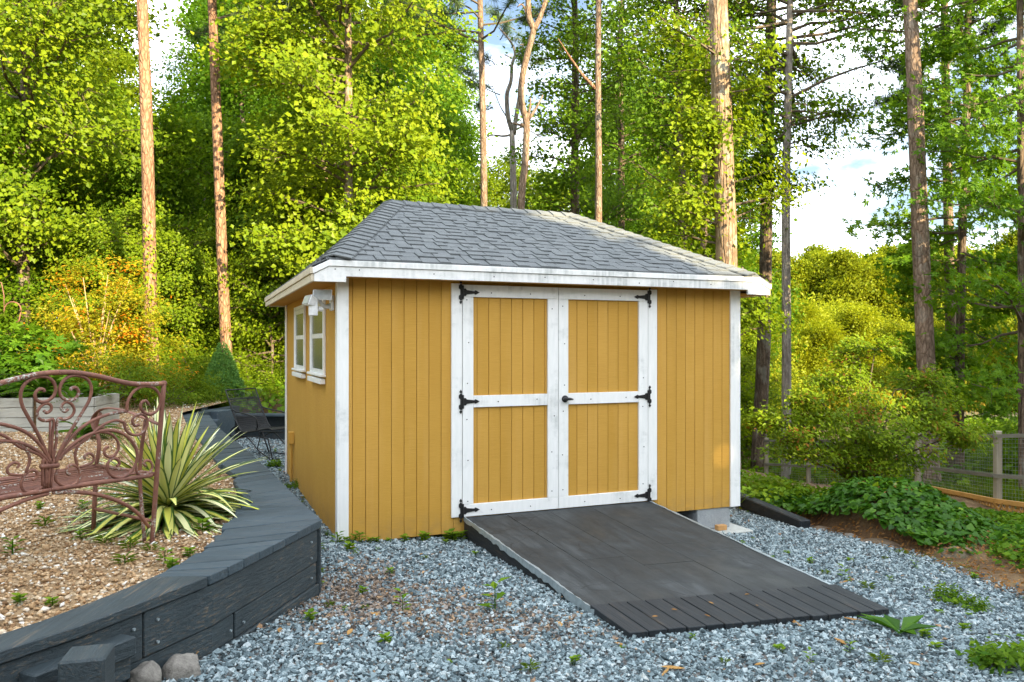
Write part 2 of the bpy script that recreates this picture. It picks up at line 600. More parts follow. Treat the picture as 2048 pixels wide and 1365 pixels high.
M['gravelbrown'] = mat_stone('brown_gravel', [(0.0, (0.07, 0.055, 0.045)), (0.3, (0.19, 0.145, 0.11)), (0.6, (0.30, 0.225, 0.165)), (0.8, (0.24, 0.25, 0.26)), (1.0, (0.42, 0.26, 0.13))])
M['pebble'] = mat_stone('tan_pebbles', [(0.0, (0.17, 0.09, 0.045)), (0.3, (0.36, 0.22, 0.11)), (0.55, (0.50, 0.33, 0.18)), (0.74, (0.57, 0.43, 0.28)), (0.9, (0.70, 0.63, 0.53)), (1.0, (0.82, 0.80, 0.75))], rough=0.6)
M['mossrock'] = mat_rock('mossy_stone', (0.045, 0.055, 0.016), (0.125, 0.090, 0.058), (0.24, 0.185, 0.13))
M['rock'] = mat_rock('field_stone', (0.08, 0.07, 0.06), (0.19, 0.175, 0.155), (0.34, 0.32, 0.28))
M['brownrock'] = mat_rock('brown_stone', (0.055, 0.045, 0.022), (0.135, 0.090, 0.058), (0.22, 0.165, 0.115))
M['tanrock'] = mat_rock('tan_stone', (0.13, 0.085, 0.05), (0.27, 0.185, 0.115), (0.40, 0.30, 0.20))
M['pine'] = mat_bark('pine_bark', (0.12, 0.060, 0.036), (0.27, 0.160, 0.098), (0.38, 0.250, 0.170), (22, 22, 8), 0.0)
M['pinegrey'] = mat_bark('grey_pine_bark', (0.10, 0.065, 0.045), (0.235, 0.165, 0.12), (0.34, 0.26, 0.20), (22, 22, 7), 0.25)
M['bark'] = mat_bark('furrowed_bark', (0.05, 0.036, 0.026), (0.145, 0.105, 0.075), (0.24, 0.18, 0.13), (20, 20, 2.2), 0.3)
M['poplar'] = mat_bark('poplar_bark', (0.11, 0.070, 0.045), (0.27, 0.19, 0.125), (0.42, 0.33, 0.24), (17, 17, 2.2), 0.55)
M['deadbark'] = mat_bark('bare_grey_wood', (0.16, 0.135, 0.12), (0.30, 0.26, 0.23), (0.40, 0.37, 0.33), (14, 14, 2), 0.3)
M['twig'] = mat_plain('twig_bark', (0.10, 0.075, 0.05), 0.85)
M['paletwig'] = mat_plain('pale_twig_bark', (0.42, 0.30, 0.17), 0.8)
G = {}
G['gum'] = mat_leaf('sweetgum_leaf', [(0.0, (0.072, 0.135, 0.008)), (0.5, (0.153, 0.230, 0.010)), (1.0, (0.243, 0.310, 0.014))], 0.46)
G['mid'] = mat_leaf('woodland_leaf', [(0.0, (0.050, 0.112, 0.007)), (0.5, (0.100, 0.190, 0.010)), (1.0, (0.172, 0.270, 0.014))])
G['deep'] = mat_leaf('shade_leaf', [(0.0, (0.035, 0.095, 0.008)), (0.5, (0.070, 0.160, 0.010)), (1.0, (0.117, 0.220, 0.014))])
G['maple'] = mat_leaf('maple_leaf', [(0.0, (0.048, 0.120, 0.006)), (0.5, (0.101, 0.215, 0.010)), (1.0, (0.170, 0.290, 0.014))], gloss=0.01)
G['needle'] = mat_leaf('pine_needle', [(0.0, (0.025, 0.055, 0.020)), (0.5, (0.050, 0.090, 0.030)), (1.0, (0.085, 0.130, 0.040))], 0.2, 0.02)
G['far'] = mat_leaf('far_leaf', [(0.0, (0.100, 0.145, 0.008)), (0.5, (0.195, 0.235, 0.012)), (1.0, (0.290, 0.315, 0.018))])
G['azalea'] = mat_leaf('azalea_leaf', [(0.0, (0.062, 0.115, 0.008)), (0.5, (0.135, 0.215, 0.012)), (0.88, (0.220, 0.300, 0.016)), (0.95, (0.24, 0.11, 0.02)), (1.0, (0.25, 0.12, 0.025))])
G['orange'] = mat_leaf('yellow_azalea_leaf', [(0.0, (0.10, 0.130, 0.008)), (0.55, (0.245, 0.240, 0.012)), (0.84, (0.36, 0.29, 0.014)), (0.90, (0.58, 0.25, 0.012)), (1.0, (0.68, 0.21, 0.012))])
G['ivy'] = mat_leaf('ivy_leaf', [(0.0, (0.016, 0.060, 0.006)), (0.5, (0.045, 0.125, 0.010)), (0.88, (0.090, 0.195, 0.014)), (1.0, (0.22, 0.320, 0.020))], 0.3, 0.015, 0.35)
G['weed'] = mat_leaf('weed_leaf', [(0.0, (0.050, 0.130, 0.010)), (0.5, (0.120, 0.220, 0.016)), (1.0, (0.220, 0.320, 0.024))])
G['grass'] = mat_leaf('grass_blade', [(0.0, (0.050, 0.105, 0.010)), (0.5, (0.095, 0.160, 0.014)), (1.0, (0.170, 0.220, 0.022))])
G['gold'] = mat_leaf('meadow_grass', [(0.0, (0.120, 0.150, 0.015)), (0.5, (0.300, 0.250, 0.025)), (1.0, (0.46, 0.36, 0.06))])
G['fern'] = mat_leaf('fern_leaf', [(0.0, (0.035, 0.105, 0.010)), (0.5, (0.080, 0.180, 0.016)), (1.0, (0.140, 0.240, 0.022))])
G['spruce'] = mat_leaf('spruce_needle', [(0.0, (0.055, 0.140, 0.030)), (0.5, (0.095, 0.210, 0.040)), (1.0, (0.150, 0.290, 0.055))], 0.2, 0.01)
G['dry'] = mat_leaf('dry_leaf', [(0.0, (0.22, 0.10, 0.035)), (1.0, (0.46, 0.27, 0.10))], 0.25)

# ------------------------------------------------------------------ the lie of the land
TH = math.atan2(F, 3802.0)                        # the shed's front wall turns 22 degrees away to the right
U = np.array([math.cos(TH), math.sin(TH)])
V2 = np.array([-math.sin(TH), math.cos(TH)])
C0 = np.array([-1.321, 5.929])                    # left front corner of the shed

def smooth(a, b, x):
    t = np.clip((x - a) / (b - a), 0, 1)
    return t * t * (3 - 2 * t)

_cp = np.array([
    (4.0, 5, -.20), (4.4, 7, -.26), (4.0, 9, -.42), (5.5, 9, -.55), (6.9, 11, -.78), (7.5, 14.4, -1.14), (6.7, 17.4, -1.58), (6.1, 18.5, -1.76),
    (8.1, 15, -1.32), (6.6, 21, -1.78), (7.4, 21, -1.9), (3, 12, -.6), (0, 13, -.1), (4, 16, -1.0), (-2.5, 13.6, .38), (-4.5, 13.6, .50), (-6.5, 15, .85),
    (-9, 14, .8), (-10, 20, 1.7), (-4, 20, 1.2), (-15, 30, 2.4), (-2, 25, .5), (0, 40, 0), (-20, 50, 3), (-40, 40, 4), (10, 30, -2.6), (10, 45, -3.1),
    (25, 50, -3.1), (40, 60, -3.1), (30, 100, -3), (60, 110, -3), (0, 110, -2.5), (-40, 110, 2), (20, 20, -2.8), (30, 30, -3.1), (9, 9, -1.1), (12, 12, -1.9), (14, 5, -1.6),
    (-4, 6, .05), (-8, 8, .1), (-14, 8, .3), (-4, 11, .1), (0, -5, .35), (8, -4, .2), (-10, -4, .4), (-60, 60, 4), (-60, -20, 2), (60, -20, -2), (60, 40, -3.2), (80, 80, -3.2), (0, -60, 1), (90, 160, -3), (0, 180, -3), (-90, 160, 2)])

def pad(x, y):
    dx, dy = x - C0[0], y - C0[1]
    s = dx * U[0] + dy * U[1]
    t = -(dx * V2[0] + dy * V2[1])
    return -0.067 * s + 0.037 * np.maximum(t, -1.0)

def zg(x, y):
    x = np.asarray(x, float); y = np.asarray(y, float)
    d = np.sqrt((x[..., None] - _cp[:, 0]) ** 2 + (y[..., None] - _cp[:, 1]) ** 2) + 0.05
    wt = d ** -3.2
    z = (wt * _cp[:, 2]).sum(-1) / wt.sum(-1)
    k = (1 - smooth(3.35, 4.3, x)) * (1 - smooth(12.9, 13.3, y)) * smooth(-6, -5, x)
    return z * (1 - k) + pad(x, y) * k

_O = np.array([(-1.95, 1.6), (-1.80, 2.30), (-1.687, 2.553), (-1.562, 2.77), (-1.315, 3.41), (-1.108, 4.44), (-1.708, 5.694), (-2.116, 6.53), (-2.60, 7.51), (-3.58, 9.42), (-4.38, 11.18)])
_I = np.array([(-2.08, 1.6), (-1.93, 2.30), (-1.80, 2.60), (-1.69, 2.82), (-1.55, 3.30), (-1.51, 3.70), (-1.531, 3.996), (-1.72, 4.95), (-2.178, 6.07), (-2.45, 6.53), (-3.23, 8.05), (-3.83, 9.14), (-4.75, 11.1)])
CAPZ = 0.517
xO = lambda y: np.interp(y, _O[:, 1], _O[:, 0])
xI = lambda y: np.interp(y, _I[:, 1], _I[:, 0])
_E = np.array([(3.6, 0.0), (3.55, 4.0), (3.45, 5.22), (3.43, 6.08), (3.37, 6.74), (2.95, 7.77), (2.75, 8.6), (2.9, 10), (3.2, 13.2)])
xE = lambda y: np.interp(y, _E[:, 1], _E[:, 0])

def zbed(x, y):
    return 0.445 + 0.012 * (np.asarray(y, float) - 4) + 0.018 * np.maximum(0, -np.asarray(x, float) - 3.2)

def grid_sheet(name, xs0, xs1, ys, nx, zf, mat):
    """strip between two edges x0(y), x1(y)"""
    V = []
    for y in ys:
        x = np.linspace(xs0(y), xs1(y), nx)
        V.append(np.c_[x, np.full(nx, y), zf(x, np.full(nx, y))])
    V = np.vstack(V)
    ny = len(ys)
    i = (np.arange(ny - 1)[:, None] * nx + np.arange(nx - 1)[None, :]).ravel()
    T = np.c_[i, i + 1, i + nx + 1, i + nx]
    o = obj(name, fast_mesh(name, V, T, mat, smooth=True))
    return tag(o, kind='structure')

# one sheet to the horizon, finer near the camera
def axis(lo, hi, mid, n1, n2, k):
    a = np.linspace(-k, k, n1)
    far = np.geomspace(k, hi, n2)[1:]
    farn = -np.geomspace(k, -lo, n2)[1:][::-1]
    return np.concatenate([farn, a, far]) + mid
gx = axis(-900, 900, 0, 76, 22, 20)
gy = axis(-200, 1500, 12, 76, 26, 22)
X, Y = np.meshgrid(gx, gy)
Z = zg(X, Y)
Z = np.where(np.hypot(X, Y) > 190, np.minimum(Z, -2), Z)
nx, ny = len(gx), len(gy)
i = (np.arange(ny - 1)[:, None] * nx + np.arange(nx - 1)[None, :]).ravel()
tag(obj('ground', fast_mesh('ground', np.c_[X.ravel(), Y.ravel(), Z.ravel()], np.c_[i, i + 1, i + nx + 1, i + nx], M['soil'], smooth=True)), kind='structure')
grid_sheet('gravel_yard', lambda y: xO(y) - 0.05, xE, np.linspace(0.3, 13.0, 80), 40, lambda x, y: pad(x, y) + 0.012, M['gravelbase'])
grid_sheet('pebble_bed', lambda y: -15.0, lambda y: xI(y) + 0.02, np.linspace(1.0, 13.9, 60), 50, zbed, M['pebblebase'])
grid_sheet('meadow', lambda y: 6 + (y - 50) * 0.05, lambda y: 110.0, np.linspace(52, 150, 40), 40, lambda x, y: zg(x, y) + 0.05, M['meadow'])
mw, nt_, p_, o_ = new_mat('pond_water')
p_.inputs['Base Color'].default_value = (0.22, 0.20, 0.15, 1)
p_.inputs['Roughness'].default_value = 0.12
bump(nt_, p_, noise(nt_, coords(nt_, (0.5, 3, 1), rnd=False), 2.0, 3), 0.15, 0.02)
grid_sheet('pond', lambda y: 12 + (y - 41) * 0.2, lambda y: 70.0, np.linspace(43, 51.5, 8), 10, lambda x, y: np.full(len(x), -2.86), mw)

# ------------------------------------------------------------------ loose stone
def stones(name, P, size, lv, mat, smooth=False, flat=(0.55, 0.9), seed=1, round_=False):
    r = np.random.default_rng(seed)
    n = len(P)
    if round_:
        base = np.array([(1, 0, 0), (-1, 0, 0), (0, 1, 0), (0, -1, 0), (0, 0, 1), (0, 0, -1)], float)
        tris = np.array([(0, 2, 4), (2, 1, 4), (1, 3, 4), (3, 0, 4), (2, 0, 5), (1, 2, 5), (3, 1, 5), (0, 3, 5)])
    else:
        base = np.array([(x, y, z) for z in (-1, 1) for y in (-1, 1) for x in (-1, 1)], float) * 0.62
        tris = np.array([(0, 2, 3), (0, 3, 1), (4, 5, 7), (4, 7, 6), (0, 1, 5), (0, 5, 4), (2, 6, 7), (2, 7, 3), (0, 4, 6), (0, 6, 2), (1, 3, 7), (1, 7, 5)])
    k = len(base)
    B = base[None] * (1 + r.normal(0, 0.24, (n, k, 3)) * (0.6 if round_ else 1.0))
    B = B + r.normal(0, .10, (n, k, 3)) * (0 if smooth else 1)
    sc = np.c_[r.uniform(0.85, 1.4, n), r.uniform(0.6, 1.0, n), r.uniform(*flat, n)] * size[:, None] * 0.5
    B = B * sc[:, None, :]
    az = r.uniform(0, 2 * math.pi, n)
    tx, ty = r.normal(0, 0.35, n), r.normal(0, 0.35, n)
    c, s = np.cos(tx)[:, None], np.sin(tx)[:, None]
    y, z = B[..., 1] * c - B[..., 2] * s, B[..., 1] * s + B[..., 2] * c
    c, s = np.cos(ty)[:, None], np.sin(ty)[:, None]
    x, z = B[..., 0] * c + z * s, -B[..., 0] * s + z * c
    c, s = np.cos(az)[:, None], np.sin(az)[:, None]
    B = np.stack([x * c - y * s, x * s + y * c, z], -1) + P[:, None, :]
    T = (np.arange(n)[:, None, None] * k + tris[None]).reshape(-1, 3)
    return obj(name, fast_mesh(name, B.reshape(-1, 3), T, mat, np.repeat(lv, k), smooth))

def in_view(x, y, z=0.0, m=60):
    px = CX + x / y * F
    py = HY - (z - CAMZ) / y * F
    return (px > -m) & (px < 2048 + m) & (py < 1365 + m)

def local(x, y):
    dx, dy = x - C0[0], y - C0[1]
    return dx * U[0] + dy * U[1], dx * V2[0] + dy * V2[1]

r = np.random.default_rng(3)
# density falls with distance: stones beyond 8 m are a little coarser and fewer
N = 430000
y = 2.6 + 10.4 * r.uniform(0, 1, N) ** 1.15; x = r.uniform(-6, 4, N)
keep = (x > xO(y) + 0.015) & (x < xE(y) + r.normal(0.0, 0.07, N)) & in_view(x, y, pad(x, y))
a, t = local(x, y)
keep &= ~((a > 0.06) & (a < 3.66) & (t > 0.06) & (t < 3.7))
keep &= ~((a > 1.05) & (a < 2.70) & (t > -2.5) & (t < 0.1))
keep &= r.uniform(0, 1, N) < np.clip(1.15 - 0.10 * (y - 3), 0.20, 1)
x, y = x[keep], y[keep]
n = len(x)
sz = r.lognormal(math.log(0.0185), 0.34, n).clip(0.008, 0.045) * (1 + .03 * np.maximum(0, y - 5))
P = np.c_[x, y, pad(x, y) + 0.012 + r.uniform(-0.002, 0.016, n)]
bx_, by_ = x + 0.95, y - 4.2
brown = (np.exp(-((x + 0.7) ** 2 / 0.5 + (y - 4.3) ** 2 / 0.35)) + np.exp(-((x + .95) ** 2 / 0.10 + (y - 5.0) ** 2 / 0.5)) * .7 + 0.6 * np.exp(-((x - .1) ** 2 / 0.3 + (y - 4.0) ** 2 / 0.1)) + 0.5 * smooth(-0.25, 0.05, x - xE(y))) > r.uniform(0.25, 1.3, n)
lvg = np.clip(r.beta(1.5, 1.7, (~brown).sum()) * 0.90 + (r.uniform(0, 1, (~brown).sum()) > 0.965) * 0.25, 0, 1)
hf = r.uniform(0, 1, (~brown).sum()) < .75
tag(stones('gravel', P[~brown][hf], sz[~brown][hf] * 1.15, lvg[hf], M['gravel'], seed=5, round_=True), 'blue grey crushed stone covering the yard around the shed', 'gravel', kind='stuff')
tag(stones('gravel', P[~brown][~hf], sz[~brown][~hf], lvg[~hf], M['gravel'], seed=15), 'blocky grey chips mixed through the crushed stone of the yard', 'gravel', kind='stuff')
tag(stones('brown_gravel', P[brown], sz[brown] * 0.9, r.uniform(0, 1, brown.sum()), M['gravelbrown'], seed=6), 'brownish crushed stone mixed with soil in patches of the yard', 'gravel', kind='stuff')
N = 230000
y = r.uniform(2.2, 13.2, N); x = r.uniform(-9.5, -1.2, N)
keep = (x < xI(y) - 0.01) & in_view(x, y, zbed(x, y)) & (r.uniform(0, 1, N) < np.clip(1.1 - 0.11 * (y - 3), 0.12, 1))
x, y = x[keep], y[keep]
n = len(x)
sz = r.lognormal(math.log(0.021), 0.3, n).clip(0.010, 0.05) * (1 + 0.05 * np.maximum(0, y - 5))
tag(stones('pebbles', np.c_[x, y, zbed(x, y) + r.uniform(-0.001, 0.010, n)], sz, np.clip(r.beta(2.0, 1.9, n) + (r.uniform(0, 1, n) > .94) * .3, 0, 1), M['pebble'], True, (0.4, 0.7), 8, True), 'tan and white pebbles covering the raised bed behind the timber wall', 'pebbles', kind='stuff')

# ------------------------------------------------------------------ shed
shed = thing('garden_shed', 'ochre garden shed with white trim, double doors and grey hip roof', 'shed', (C0[0], C0[1], 0.0), TH)
W_, D_ = 3.73, 3.72
EV = 2.16
# body: a recessed backing behind the boards; open crawl space below on the right
MB().box(0.014, W_ - 0.014, 0.016, 0.05, 0.0, 2.10).build('front_backing', M['groove'], shed)
b = MB().box(0.0, 0.02, 0.03, D_ - 0.03, -0.02, 2.06)
b.build('side_wall', M['siding'], shed)
MB().box(W_ - 0.02, W_, 0.03, D_ - 0.03, 0.0, 2.06).build('side_wall', M['siding'], shed)
MB().box(0.02, W_ - 0.02, D_ - 0.04, D_ - 0.01, 0.0, 2.10).build('back_wall', M['siding'], shed)
MB().box(0.03, W_ - 0.03, 0.055, D_ - 0.05, 0.03, 0.09).build('floor_deck', M['dark'], shed)
# grooved siding, board by board
def siding(parent, a0, a1, z0, z1, yf, thick=0.014, gap=0.0034):
    e = [0.0996 + 0.1016 * k for k in range(-2, 38)]
    for l, rr in zip(e[:-1], e[1:]):
        l, rr = max(l, a0), min(rr, a1)
        if rr - l < 0.012:
            continue
        gl = gap / 2 if l > a0 + 1e-6 else 0
        g2 = gap / 2 if rr < a1 - 1e-6 else 0
        m = MB()
        ch = 0.0025
        x0, x1 = l + gl, rr - g2
        m.prism([(x0, yf + thick, z0), (x0, yf + ch, z0), (x0 + ch, yf, z0), (x1 - ch, yf, z0), (x1, yf + ch, z0), (x1, yf + thick, z0)], (0, 0, z1 - z0))
        o = m.build('siding_board', M['siding'], parent)
    return
siding(shed, 0.0, 0.985, 0.0, 2.09, 0.0)
siding(shed, 0.985, 2.735, 0.0, 0.124, 0.0)
siding(shed, 2.735, 3.73, 0.0, 2.09, 0.0)
# corner trim: two boards at each visible corner
MB().box(-0.002, 0.068, -0.020, -0.001, -0.02, 2.06).build('corner_board', M['white'], shed, bevel=0.002)
MB().box(-0.020, -0.0022, -0.020, 0.068, -0.02, 2.04).build('corner_board', M['white'], shed, bevel=0.002)
MB().box(3.640, 3.732, -0.020, -0.001, 0.0, 2.06).build('corner_board', M['white'], shed, bevel=0.002)
MB().box(3.7325, 3.750, -0.020, 0.068, 0.0, 2.04).build('corner_board', M['white'], shed, bevel=0.002)
MB().box(-0.020, -0.0022, D_ - 0.07, D_, -0.02, 2.04).build('corner_board', M['white'], shed, bevel=0.002)
# door jambs
MB().box(0.892, 0.981, -0.022, -0.001, 0.128, 2.02).build('door_jamb', M['white'], shed, bevel=0.002)
MB().box(2.736, 2.829, -0.022, -0.001, 0.128, 2.02).build('door_jamb', M['white'], shed, bevel=0.002)

def hinge(parent, a, z, sgn):
    """black strap hinge: pointed plate on the jamb, tapered strap on the door"""
    m = MB()
    y0, y1 = -0.030, -0.0245
    h = 0.098
    prof = [(-.006, -h), (-.018, -h + .018), (-.006, -h + .030), (-.022, -h + .045), (-.022, -.03), (-.010, -.02), (-.010, .02), (-.022, .03), (-.022, h - .045), (-.006, h - .030), (-.018, h - .018), (-.006, h), (.006, h - .018), (-.002, h - .030), (.010, h - .045), (.010, -h + .045), (-.002, -h + .030), (.006, -h + .018)]
    pts = [(a + sgn * (p[0] - 0.006), y1, z + p[1]) for p in prof]
    if sgn < 0: pts = pts[::-1]
    m.prism(pts[::-1], (0, y0 - y1, 0))
    st = [(.012, -.030), (.030, -.030), (.040, -.018), (.105, -.010), (.112, -.018), (.124, -.014), (.150, 0), (.124, .014), (.112, .018), (.105, .010), (.040, .018), (.030, .030), (.012, .030)]
    pts = [(a + sgn * p[0], y1, z + p[1]) for p in st]
    if sgn < 0: pts = pts[::-1]
    m.prism(pts[::-1], (0, y0 - y1, 0))
    m.tube([(a + sgn * 0.008, -0.031, z - 0.055), (a + sgn * 0.008, -0.031, z + 0.055)], 0.0065, 8)
    o = m.build('hinge', M['iron'], parent)
    return o

def disc(m, x, y, z, rad, n=8, d=0.003):
    an = np.arange(n) * 2 * math.pi / n
    m.prism([(x + rad * math.cos(q), y, z + rad * math.sin(q)) for q in an][::-1], (0, -d, 0))

scm = MB(); disc(scm, 0, 0, 0, 0.0048)
_screw = scm.build('screw', M['iron'], shed)
_screw_me = _screw.data
bpy.data.objects.remove(_screw)
def screw(parent, x, y, z):
    o = obj('screw', _screw_me, parent, (x, y, z))
    return o

def door(a0, a1, sgn):
    d = bpy.data.objects.new('door', None)
    link(d, shed)
    yf = -0.0235
    s0, s1 = (0.094, 0.099) if sgn > 0 else (0.094, 0.094)
    zb, zt = 0.128, 2.012
    g = 0.0025
    MB().box(a0 + g, a0 + s0, yf, -0.001, 0.2275, 1.912).build('stile', M['white'], d, bevel=0.002)
    MB().box(a1 - s1, a1 - g, yf, -0.001, 0.2275, 1.912).build('stile', M['white'], d, bevel=0.002)
    MB().box(a0 + g, a1 - g, yf, -0.001, zb, 0.226).build('rail', M['white'], d, bevel=0.002)
    MB().box(a0 + g, a1 - g, yf, -0.001, 1.9135, zt).build('rail', M['white'], d, bevel=0.002)
    MB().box(a0 + s0 + 0.001, a1 - s1 - 0.001, yf + .001, -0.001, 1.013, 1.109).build('rail', M['white'], d, bevel=0.002)
    for z0, z1 in ((0.227, 1.012), (1.110, 1.912)):
        siding(d, a0 + s0, a1 - s1, z0, z1, -0.0045, 0.018)
    for z in (0.180, 1.062, 1.950):
        hinge(d, a0 - 0.004 if sgn > 0 else a1 + 0.004, z, sgn)
    for z in (0.28, 0.62, 0.95, 1.2, 1.55, 1.86):
        screw(d, a0 + 0.05 + random.uniform(-.015, .015), yf - 0.0005, z + random.uniform(-.04, .04))
        if random.random() < .7:
            screw(d, a1 - 0.05 + random.uniform(-.015, .015), yf - 0.0005, z + random.uniform(-.04, .04))
    for x in (0.25, 0.6):
        screw(d, a0 + x, yf - 0.0005, 0.17); screw(d, a0 + x + .06, yf - 0.0005, 1.06 + random.uniform(-.01, .01)); screw(d, a0 + x, yf - 0.0005, 1.95)
    return d
dl = door(0.984, 1.845, 1)
dr = door(1.845, 2.733, -1)
k = MB()
k.tube([(1.905, -0.024, 1.062), (1.905, -0.032, 1.062)], 0.030, 14)
k.tube([(1.905, -0.032, 1.062), (1.905, -0.062, 1.062)], 0.012, 10)
k.tube([(1.872, -0.064, 1.062), (1.90, -0.068, 1.064), (1.94, -0.066, 1.062), (1.965, -0.062, 1.058)], [0.009, 0.015, 0.011, 0.006], 10)
k.build('handle', M['iron'], dr, True)

# windows in the left wall
def window(t0, t1, z0, z1):
    wdw = MB()
    for (ta, tb, za, zb) in ((t0, t0 + .038, z0 + .04, z1), (t1 - .038, t1, z0 + .04, z1), (t0 + .0385, t1 - .0385, z1 - .038, z1)):
        wdw.box(-.024, -.001, ta, tb, za, zb)
    wo = wdw.build('window', M['white'], shed, bevel=0.003)
    MB().box(-.048, -.001, t0 - .015, t1 + .015, z0 + .016, z0 + .038).build('sill', M['white'], wo, bevel=0.004)
    MB().box(-.048, -.002, t0 + .02, t1 - .02, z0 - .045, z0 - .001).build('apron', M['white'], wo, bevel=0.003)
    mid = (z0 + z1) / 2 + .02
    s = MB()
    for (ta, tb, za, zb) in ((t0 + .039, t0 + .08, z0 + .04, z1 - .039), (t1 - .08, t1 - .039, z0 + .04, z1 - .039), (t0 + .0805, t1 - .0805, mid - .02, mid + .02), (t0 + .0805, t1 - .0805, z0 + .0385, z0 + .075), (t0 + .0805, t1 - .0805, z1 - .082, z1 - .0395)):
        s.box(-.012, -.002, ta, tb, za, zb)
    s.build('sash', M['plastic'], wo)
    MB().box(-.008, -.0015, t0 + .0806, t1 - .0806, mid + .0205, z1 - .0825).build('pane', GL, wo)
    MB().box(-.0082, -.0017, t0 + .0806, t1 - .0806, z0 + .0755, mid - .0205).build('pane', GL, wo)
GL, ntg, pg, og = new_mat('window_glass')
pg.inputs['Base Color'].default_value = (0.075, 0.085, 0.085, 1)
pg.inputs['Roughness'].default_value = 0.22
pg.inputs['Specular IOR Level'].default_value = 0.35
bump(ntg, pg, noise(ntg, coords(ntg), 3, 2), 0.05, 0.01)
window(0.66, 1.50, 1.235, 1.93)
window(1.93, 2.77, 1.235, 1.93)
# painted conduit with its box low on the left wall
cb = MB().box(-.06, -.003, 2.93, 3.02, .42, .55).tube([(-.03, 2.975, .42), (-.03, 2.975, -.03)], .016, 8)
cb.build('conduit_box', M['siding'], shed, bevel=0.002)

# roof: hip roof, low side eaves; deck with fascia and soffit, shingles course by course
HA, TE = -0.105, -0.15                        # front eave line ends / overhang
A0, A1, TF, TB = -0.105, 3.835, -0.15, 3.87
RZ, RA0, RA1, RT = 2.985, 0.82, 2.91, 1.86
SA0, SA1, SZ = -0.215, 3.955, 2.098            # low outer edge of the side eaves
e0 = 2.158
roof_v = [(A0, TF, e0), (A1, TF, e0), (RA1, RT, RZ), (RA0, RT, RZ), (A0, TB, e0), (A1, TB, e0), (SA0, TF, SZ), (SA0, TB, SZ), (SA1, TF, SZ), (SA1, TB, SZ)]
rm = MB()
lo = [(x, yy, zz - 0.03) for x, yy, zz in roof_v]
fc = [(0, 1, 2, 3), (1, 5, 2), (5, 4, 3, 2), (4, 0, 3), (6, 0, 4, 7), (1, 8, 9, 5)]
rm.add(roof_v + lo, [list(f) for f in fc] + [[i + 10 for i in f[::-1]] for f in fc] + [(0, 6, 16, 10)[::-1], (1, 0, 10, 11), (8, 1, 11, 18), (9, 8, 18, 19), (5, 9, 19, 15), (4, 5, 15, 14), (7, 4, 14, 17), (6, 7, 17, 16)])
roof = rm.build('roof', M['shingle'], shed)

def clip(poly, p, n):
    """keep the side of the 2D polygon where (q - p).n >= 0"""
    o = []
    for i in range(len(poly)):
        a, b = np.array(poly[i]), np.array(poly[(i + 1) % len(poly)])
        da, db = np.dot(a - p, n), np.dot(b - p, n)
        if da >= 0: o.append(a)
        if da * db < 0: o.append(a + (b - a) * da / (da - db))
    return o

def shingle_face(o3, ax, up, L, base_w, tops, individual, seed, row=0.124):
    """o3: eave start; ax: unit vector along the eave; up: unit vector up the slope; L slope length;
    tops: (start, end) of the face on its upper edge measured along ax"""
    rr = random.Random(seed)
    o3, ax, up = map(np.array, (o3, ax, up))
    nrm = np.cross(ax, up)
    rows = int(L / row) + 1
    joint = MB()
    cnt = 0
    for k in range(rows):
        v0 = -0.012 if k == 0 else k * row
        v1 = min((k + 1) * row + 0.03, L)
        if v0 >= L - 0.02: break
        u = -0.02 - rr.uniform(0, 0.2)
        thick = rr.random() < .5
        while u < base_w + 0.02:
            wdt = rr.uniform(0.07, 0.165)
            poly = [(u + .0015, v0 + rr.uniform(-.003, .003)), (u + wdt - .0015, v0 + rr.uniform(-.003, .003)), (u + wdt - .0015 - rr.uniform(0, .012), v1), (u + .0015 + rr.uniform(0, .012), v1)]
            l = np.array([tops[0], L]); n1 = np.array([L, -tops[0]]) / np.hypot(L, tops[0])
            poly = clip(poly, np.array([0.0, 0.0]), n1)
            rt = np.array([tops[1] - base_w, L])
            n2 = np.array([-L, tops[1] - base_w]) / np.hypot(L, tops[1] - base_w)
            if len(poly) > 2: poly = clip(poly, np.array([base_w, 0.0]), n2)
            if len(poly) > 2:
                th = 0.014 if thick else 0.006
                h0 = 0.006 + rr.uniform(0, .002)
                top, bot = [], []
                for q in poly:
                    f = (q[1] - v0) / row
                    hh = h0 + th * (1 - 0.75 * min(1, max(0, f)))
                    P_ = o3 + ax * q[0] + up * q[1]
                    top.append(P_ + nrm * hh); bot.append(P_ + nrm * 0.001)
                n = len(poly)
                faces = [list(range(n)), list(range(2 * n - 1, n - 1, -1))] + [[i, n + i, n + (i + 1) % n, (i + 1) % n] for i in range(n)]
                if individual and cnt < 300:
                    cnt += 1
                    m = MB(); m.add(top + bot, faces); m.build('shingle', M['shingle'], roof)
                else:
                    joint.add(top + bot, faces)
            u += wdt
            thick = not thick if rr.random() < .8 else thick
    if joint.n:
        tag(joint.build('shingle', M['shingle'], roof), kind='stuff')

Lf = math.hypot(RT - TF, RZ - e0)
shingle_face((A0, TF, e0), (1, 0, 0), (0, (RT - TF) / Lf, (RZ - e0) / Lf), Lf, A1 - A0, (RA0 - A0, RA1 - A0), True, 11)
Ls = math.hypot(RA0 - A0, RZ - e0)
shingle_face((A0, TB, e0), (0, -1, 0), ((RA0 - A0) / Ls, 0, (RZ - e0) / Ls), Ls, TB - TF, (TB - RT, TB - RT), False, 12)
shingle_face((A1, TF, e0), (0, 1, 0), (-(A1 - RA1) / Ls, 0, (RZ - e0) / Ls), Ls, TB - TF, (RT - TF, RT - TF), False, 13)
